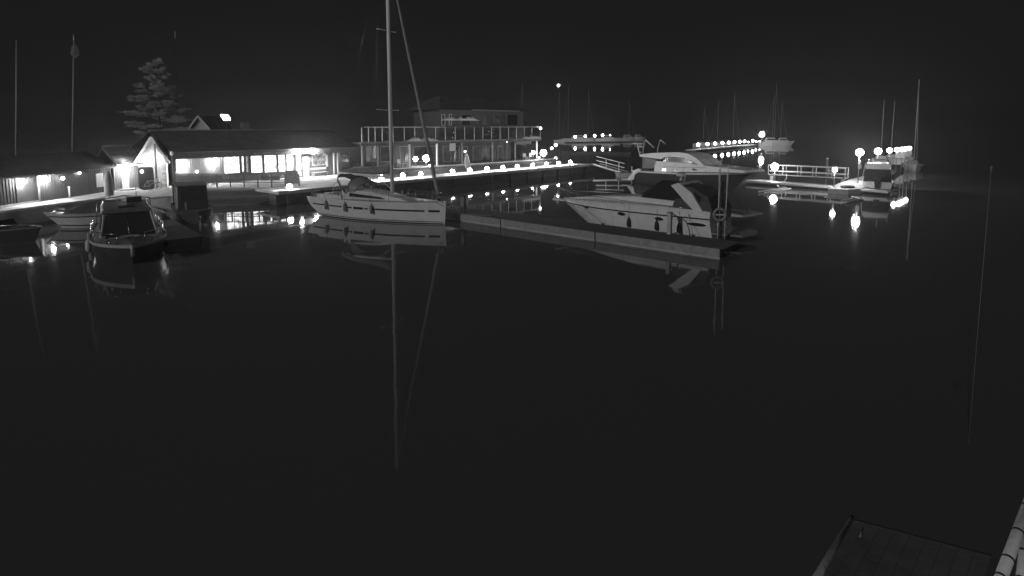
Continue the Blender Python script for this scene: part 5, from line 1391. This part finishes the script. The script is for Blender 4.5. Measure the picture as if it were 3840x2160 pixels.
# dark work boat with frame canopy
tw_, hw_, Lw_ = small_boat('work_boat', (-20.6, 38.8), (-24.6, 44.8), 2.5, .8, .95, NAVY, 'dark work boat with a canopy frame and boxy wheelhouse between pontoon and steps', tw=.85, rake=.4, mid=.5, sharp=2.6)
part(tw_, 'deck', hw_.deck(drop=.1, camber=.02), CANVAS, local=True)
part(tw_, 'wheelhouse', frust(2.3, 4.3, .95, .75, 2.35, 4.2, .9, 2.35), mat('dark_house', .045, .6, var=.2), local=True)
part(tw_, 'house_roof', MB().box(2.2, -1.0, 2.36, 4.45, 1.0, 2.44), CANVAS, local=True)
part(tw_, 'house_window', MB().box(4.26, -.7, 1.4, 4.29, .7, 2.1), DGLASS, local=True)
for (x, y) in ((.3, -.9), (.3, .9), (2.1, -.9)): part(tw_, 'canopy_post', MB().box(x - .05, y - .05, .7, x + .05, y + .05, 2.3), IRON, local=True)
part(tw_, 'canopy', MB().box(.2, -1.0, 2.3, 2.2, 1.0, 2.37), CANVAS, local=True)
part(tw_, 'life_ring', MB().torus((Lw_ - 1.2, -.6, 1.2), .2, .05, (1, 0, 0), (0, 0, 1), 14, 6), GREYP, local=True)
part(tw_, 'outboard', MB().box(-.5, -.2, 0, -.02, .2, 1.15), IRON, local=True)
# mooring pile with pale hook right of the work boat
p0 = G(752, 868, 0)
t = thing('mooring_pile', 'thin pile with a pale ring, in the water right of the work boat', 'pile', p0)
part(t, 'shaft', MB().tube([(0, 0, -.5), (0, 0, .75)], .05, 7), DALU, local=True); part(t, 'ring', MB().torus((0, 0, .85), .12, .025, (1, 0, 0), (0, .5, 1), 14, 6), STEEL, local=True)

# ------------------------------------------------------------------ flagpoles and tree
for k, (ub, vb, ut, vt, Y) in enumerate(((55, 660, 61, 150, 52), (266, 640, 276, 148, 56))):
    b_ = A(ub, vb, Y); tp = A(ut, vt, Y)
    base = Vector((b_.x, Y, ZQ + (.1 if b_.x < -52.05 else 0)))
    t = thing('flagpole', ['slender bare flagpole at the far left above the shed', 'flagpole with a drooping bunched flag near its top, above the shed'][k], 'flagpole', base)
    part(t, 'pole', MB().tube([base, base.lerp(tp, .5), tp], [.075, .06, .035], 8), mat('pole_white', .42, .5))
    if k == 1:
        q_ = base.lerp(tp, .93)
        fl_ = MB(); fl_.tube([q_ + Vector((.05, 0, -.75)), q_ + Vector((.1, 0, -.4)), q_ + Vector((.15, 0, .0)), q_ + Vector((.12, 0, .3)), q_ + Vector((.08, 0, .6))], [.08, .34, .3, .22, .05], 9)
        part(t, 'flag', fl_, mat('flag_cloth', .2, .9, var=.3, scale=6))
        part(t, 'finial', MB().tube([tp, tp + Vector((0, 0, .45))], .05, 6, .01), ALU)
p = A(652, 320, 84)
t = thing('radio_mast', 'faint thin mast with a pale tip rising behind the pine tree', 'mast', (p.x, 84, ZQ))
tp = A(655, 118, 84)
part(t, 'pole', MB().tube([(p.x, 84, ZQ), (tp.x, 84, tp.z - 1)], .06, 6), IRON); part(t, 'tip', MB().tube([(tp.x, 84, tp.z - 1), (tp.x + .05, 84, tp.z)], .05, 6), TRIM)

def pine(base, H, R, seed, label):
    rnd = random.Random(seed)
    t = thing('pine_tree', label, 'tree', base)
    bx, by, bz_ = base
    pts = [Vector((rnd.uniform(-.05, .05) * i, rnd.uniform(-.05, .05) * i, H * i / 7)) for i in range(8)]
    part(t, 'trunk', MB().tube(pts, [.24 - .028 * i for i in range(8)], 9), BARK, local=True)
    lim = MB(); b = MB()
    for k in range(54):
        f_ = .30 + .70 * (k / 54); z = H * f_
        a_ = k * 2.4 + rnd.uniform(-.4, .4)
        reach = R * max(.0, 1.0 - (f_ - .3) / .71) ** .85 * rnd.uniform(.38, 1.1) + .12
        i0 = min(6, int(f_ * 7)); p0_ = pts[i0].lerp(pts[i0 + 1], f_ * 7 - i0) if i0 < 7 else pts[7]
        tip = p0_ + Vector((math.cos(a_) * reach, math.sin(a_) * reach, rnd.uniform(-.2, .5) + .75 * f_))
        lim.tube([p0_, p0_.lerp(tip, .5) + Vector((0, 0, .12)), tip], [.055, .035, .012], 5)
        ncl = 4
        for c_ in range(ncl):
            g = .45 + .55 * (c_ + 1) / ncl; cc = p0_.lerp(tip, g) + Vector((rnd.uniform(-.35, .35), rnd.uniform(-.35, .35), rnd.uniform(-.05, .18)))
            rr_ = rnd.uniform(.35, .75) * (1.25 - .95 * f_)
            for n_ in range(130):
                q_ = cc + Vector((rnd.gauss(0, rr_ * .55), rnd.gauss(0, rr_ * .55), rnd.gauss(0, .06)))
                d = Vector((rnd.uniform(-1, 1), rnd.uniform(-1, 1), rnd.uniform(-.2, .9))).normalized() * rnd.uniform(.14, .26)
                e = d.cross(Vector((rnd.uniform(-1, 1), rnd.uniform(-1, 1), 1))).normalized() * .045
                b.add([q_ - e, q_ + e, q_ + d], [(0, 1, 2)])
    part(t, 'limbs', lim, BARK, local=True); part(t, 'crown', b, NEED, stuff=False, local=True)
pb_ = A(603, 500, 72)
pine((pb_.x, 72, ZQ), A(600, 255, 72).z - ZQ, 4.9, 23, 'pale lit pine tree rising behind the gable and the restaurant roof')

# ------------------------------------------------------------------ thin pole at right, covered boat and pipe railing at lower right
p0 = G(3632, 1660, 0); tp = A(3706, 622, p0.y)
t = thing('withy_pole', 'very thin faint pole standing alone in the dark water at right', 'pole', p0)
part(t, 'shaft', MB().tube([p0 - Vector((0, 0, .4)), Vector((p0.x + .0, p0.y, tp.z))], .005, 6), GREYP); part(t, 'tip', MB().tube([(p0.x, p0.y, tp.z - .12), (p0.x, p0.y, tp.z)], .018, 6), GREYP)

# low raft nearly awash, one corner in view
rz_ = .018
rA, rB_, rC, rD_ = G(3192, 1946, rz_), G(3030, 2220, rz_), G(3640, 2330, rz_), G(3720, 2085, rz_)
t = thing('low_raft', 'faint low raft nearly awash, its pointed corner at the lower right', 'raft', (rA.x, rA.y, 0))
rm1 = mat('wet_boards', .155, .8, var=.25, scale=2.2, bump=.5, bscale=9)
for i in range(9):
    fa, fb2 = i / 9 + .0012, (i + 1) / 9 - .0012
    p = [rA.lerp(rD_, fa), rB_.lerp(rC, fa), rB_.lerp(rC, fb2), rA.lerp(rD_, fb2)]
    part(t, 'board', MB().prism([Vector((q.x, q.y, -.05)) for q in p][::1], [Vector((q.x, q.y, rz_)) for q in p]), rm1)
part(t, 'edge_log', MB().tube([rA + Vector((0, 0, .0)), rA.lerp(rB_, .5), rB_], [.035, .05, .06], 8), mat('wet_log', .30, .8, var=.5, scale=5))
part(t, 'mooring_eye', MB().tube([G(3222, 2018, .0), G(3228, 2002, .04), G(3232, 1990, .08)], [.02, .016, .006], 6), GREYP)

# pale jointed pipes close to the camera: the top of a downpipe
def jpipe(pts, r, m_, ring_at, label):
    t = thing('jointed_pipe', label, 'pipe', pts[0], 0, None)
    part(t, 'pipe', MB().tube(pts, r, 14), m_)
    for f_ in ring_at:
        c_ = Vector(pts[0]).lerp(Vector(pts[-1]), f_); d = (Vector(pts[-1]) - Vector(pts[0])).normalized()
        part(t, 'joint', MB().tube([c_ - d * .0025, c_ + d * .0025], r * 1.07, 14), IRON)
pA, pB = A(3722, 2250, 1.15), A(3890, 1800, 1.4)
jpipe([pA, pB], .0115, PVC, (.16, .30, .52, .74, .92), 'pale jointed pipe crossing the lower right corner of the picture')
pA, pB = A(3818, 2250, 1.2), A(3850, 1960, 1.35)
jpipe([pA, pB], .009, PVC, (.25, .6, .85), 'second shorter pale pipe at the very corner, right of the longer one')

# ------------------------------------------------------------------ thin haze added round everything for lens-like halos at the lamps
hz = MB().box(-300, -30, -1.0, 300, 420, 24)
hm = bpy.data.materials.new('halo_haze'); hm.use_nodes = True
hn = hm.node_tree.nodes; hn.clear()
ho = hn.new('ShaderNodeOutputMaterial'); hp = hn.new('ShaderNodeVolumePrincipled')
hp.inputs['Color'].default_value = (0.95, 0.95, 0.95, 1); hp.inputs['Density'].default_value = 0.0006; hp.inputs['Anisotropy'].default_value = 0.8
hm.node_tree.links.new(hp.outputs[0], ho.inputs['Volume'])
ob = struct('haze', hz, hm); ob['kind'] = 'stuff'; ob['label'] = 'thin pale haze volume added over the whole harbour to give the lamps halos'; ob['category'] = 'haze'
scene.cycles.volume_bounces = 0
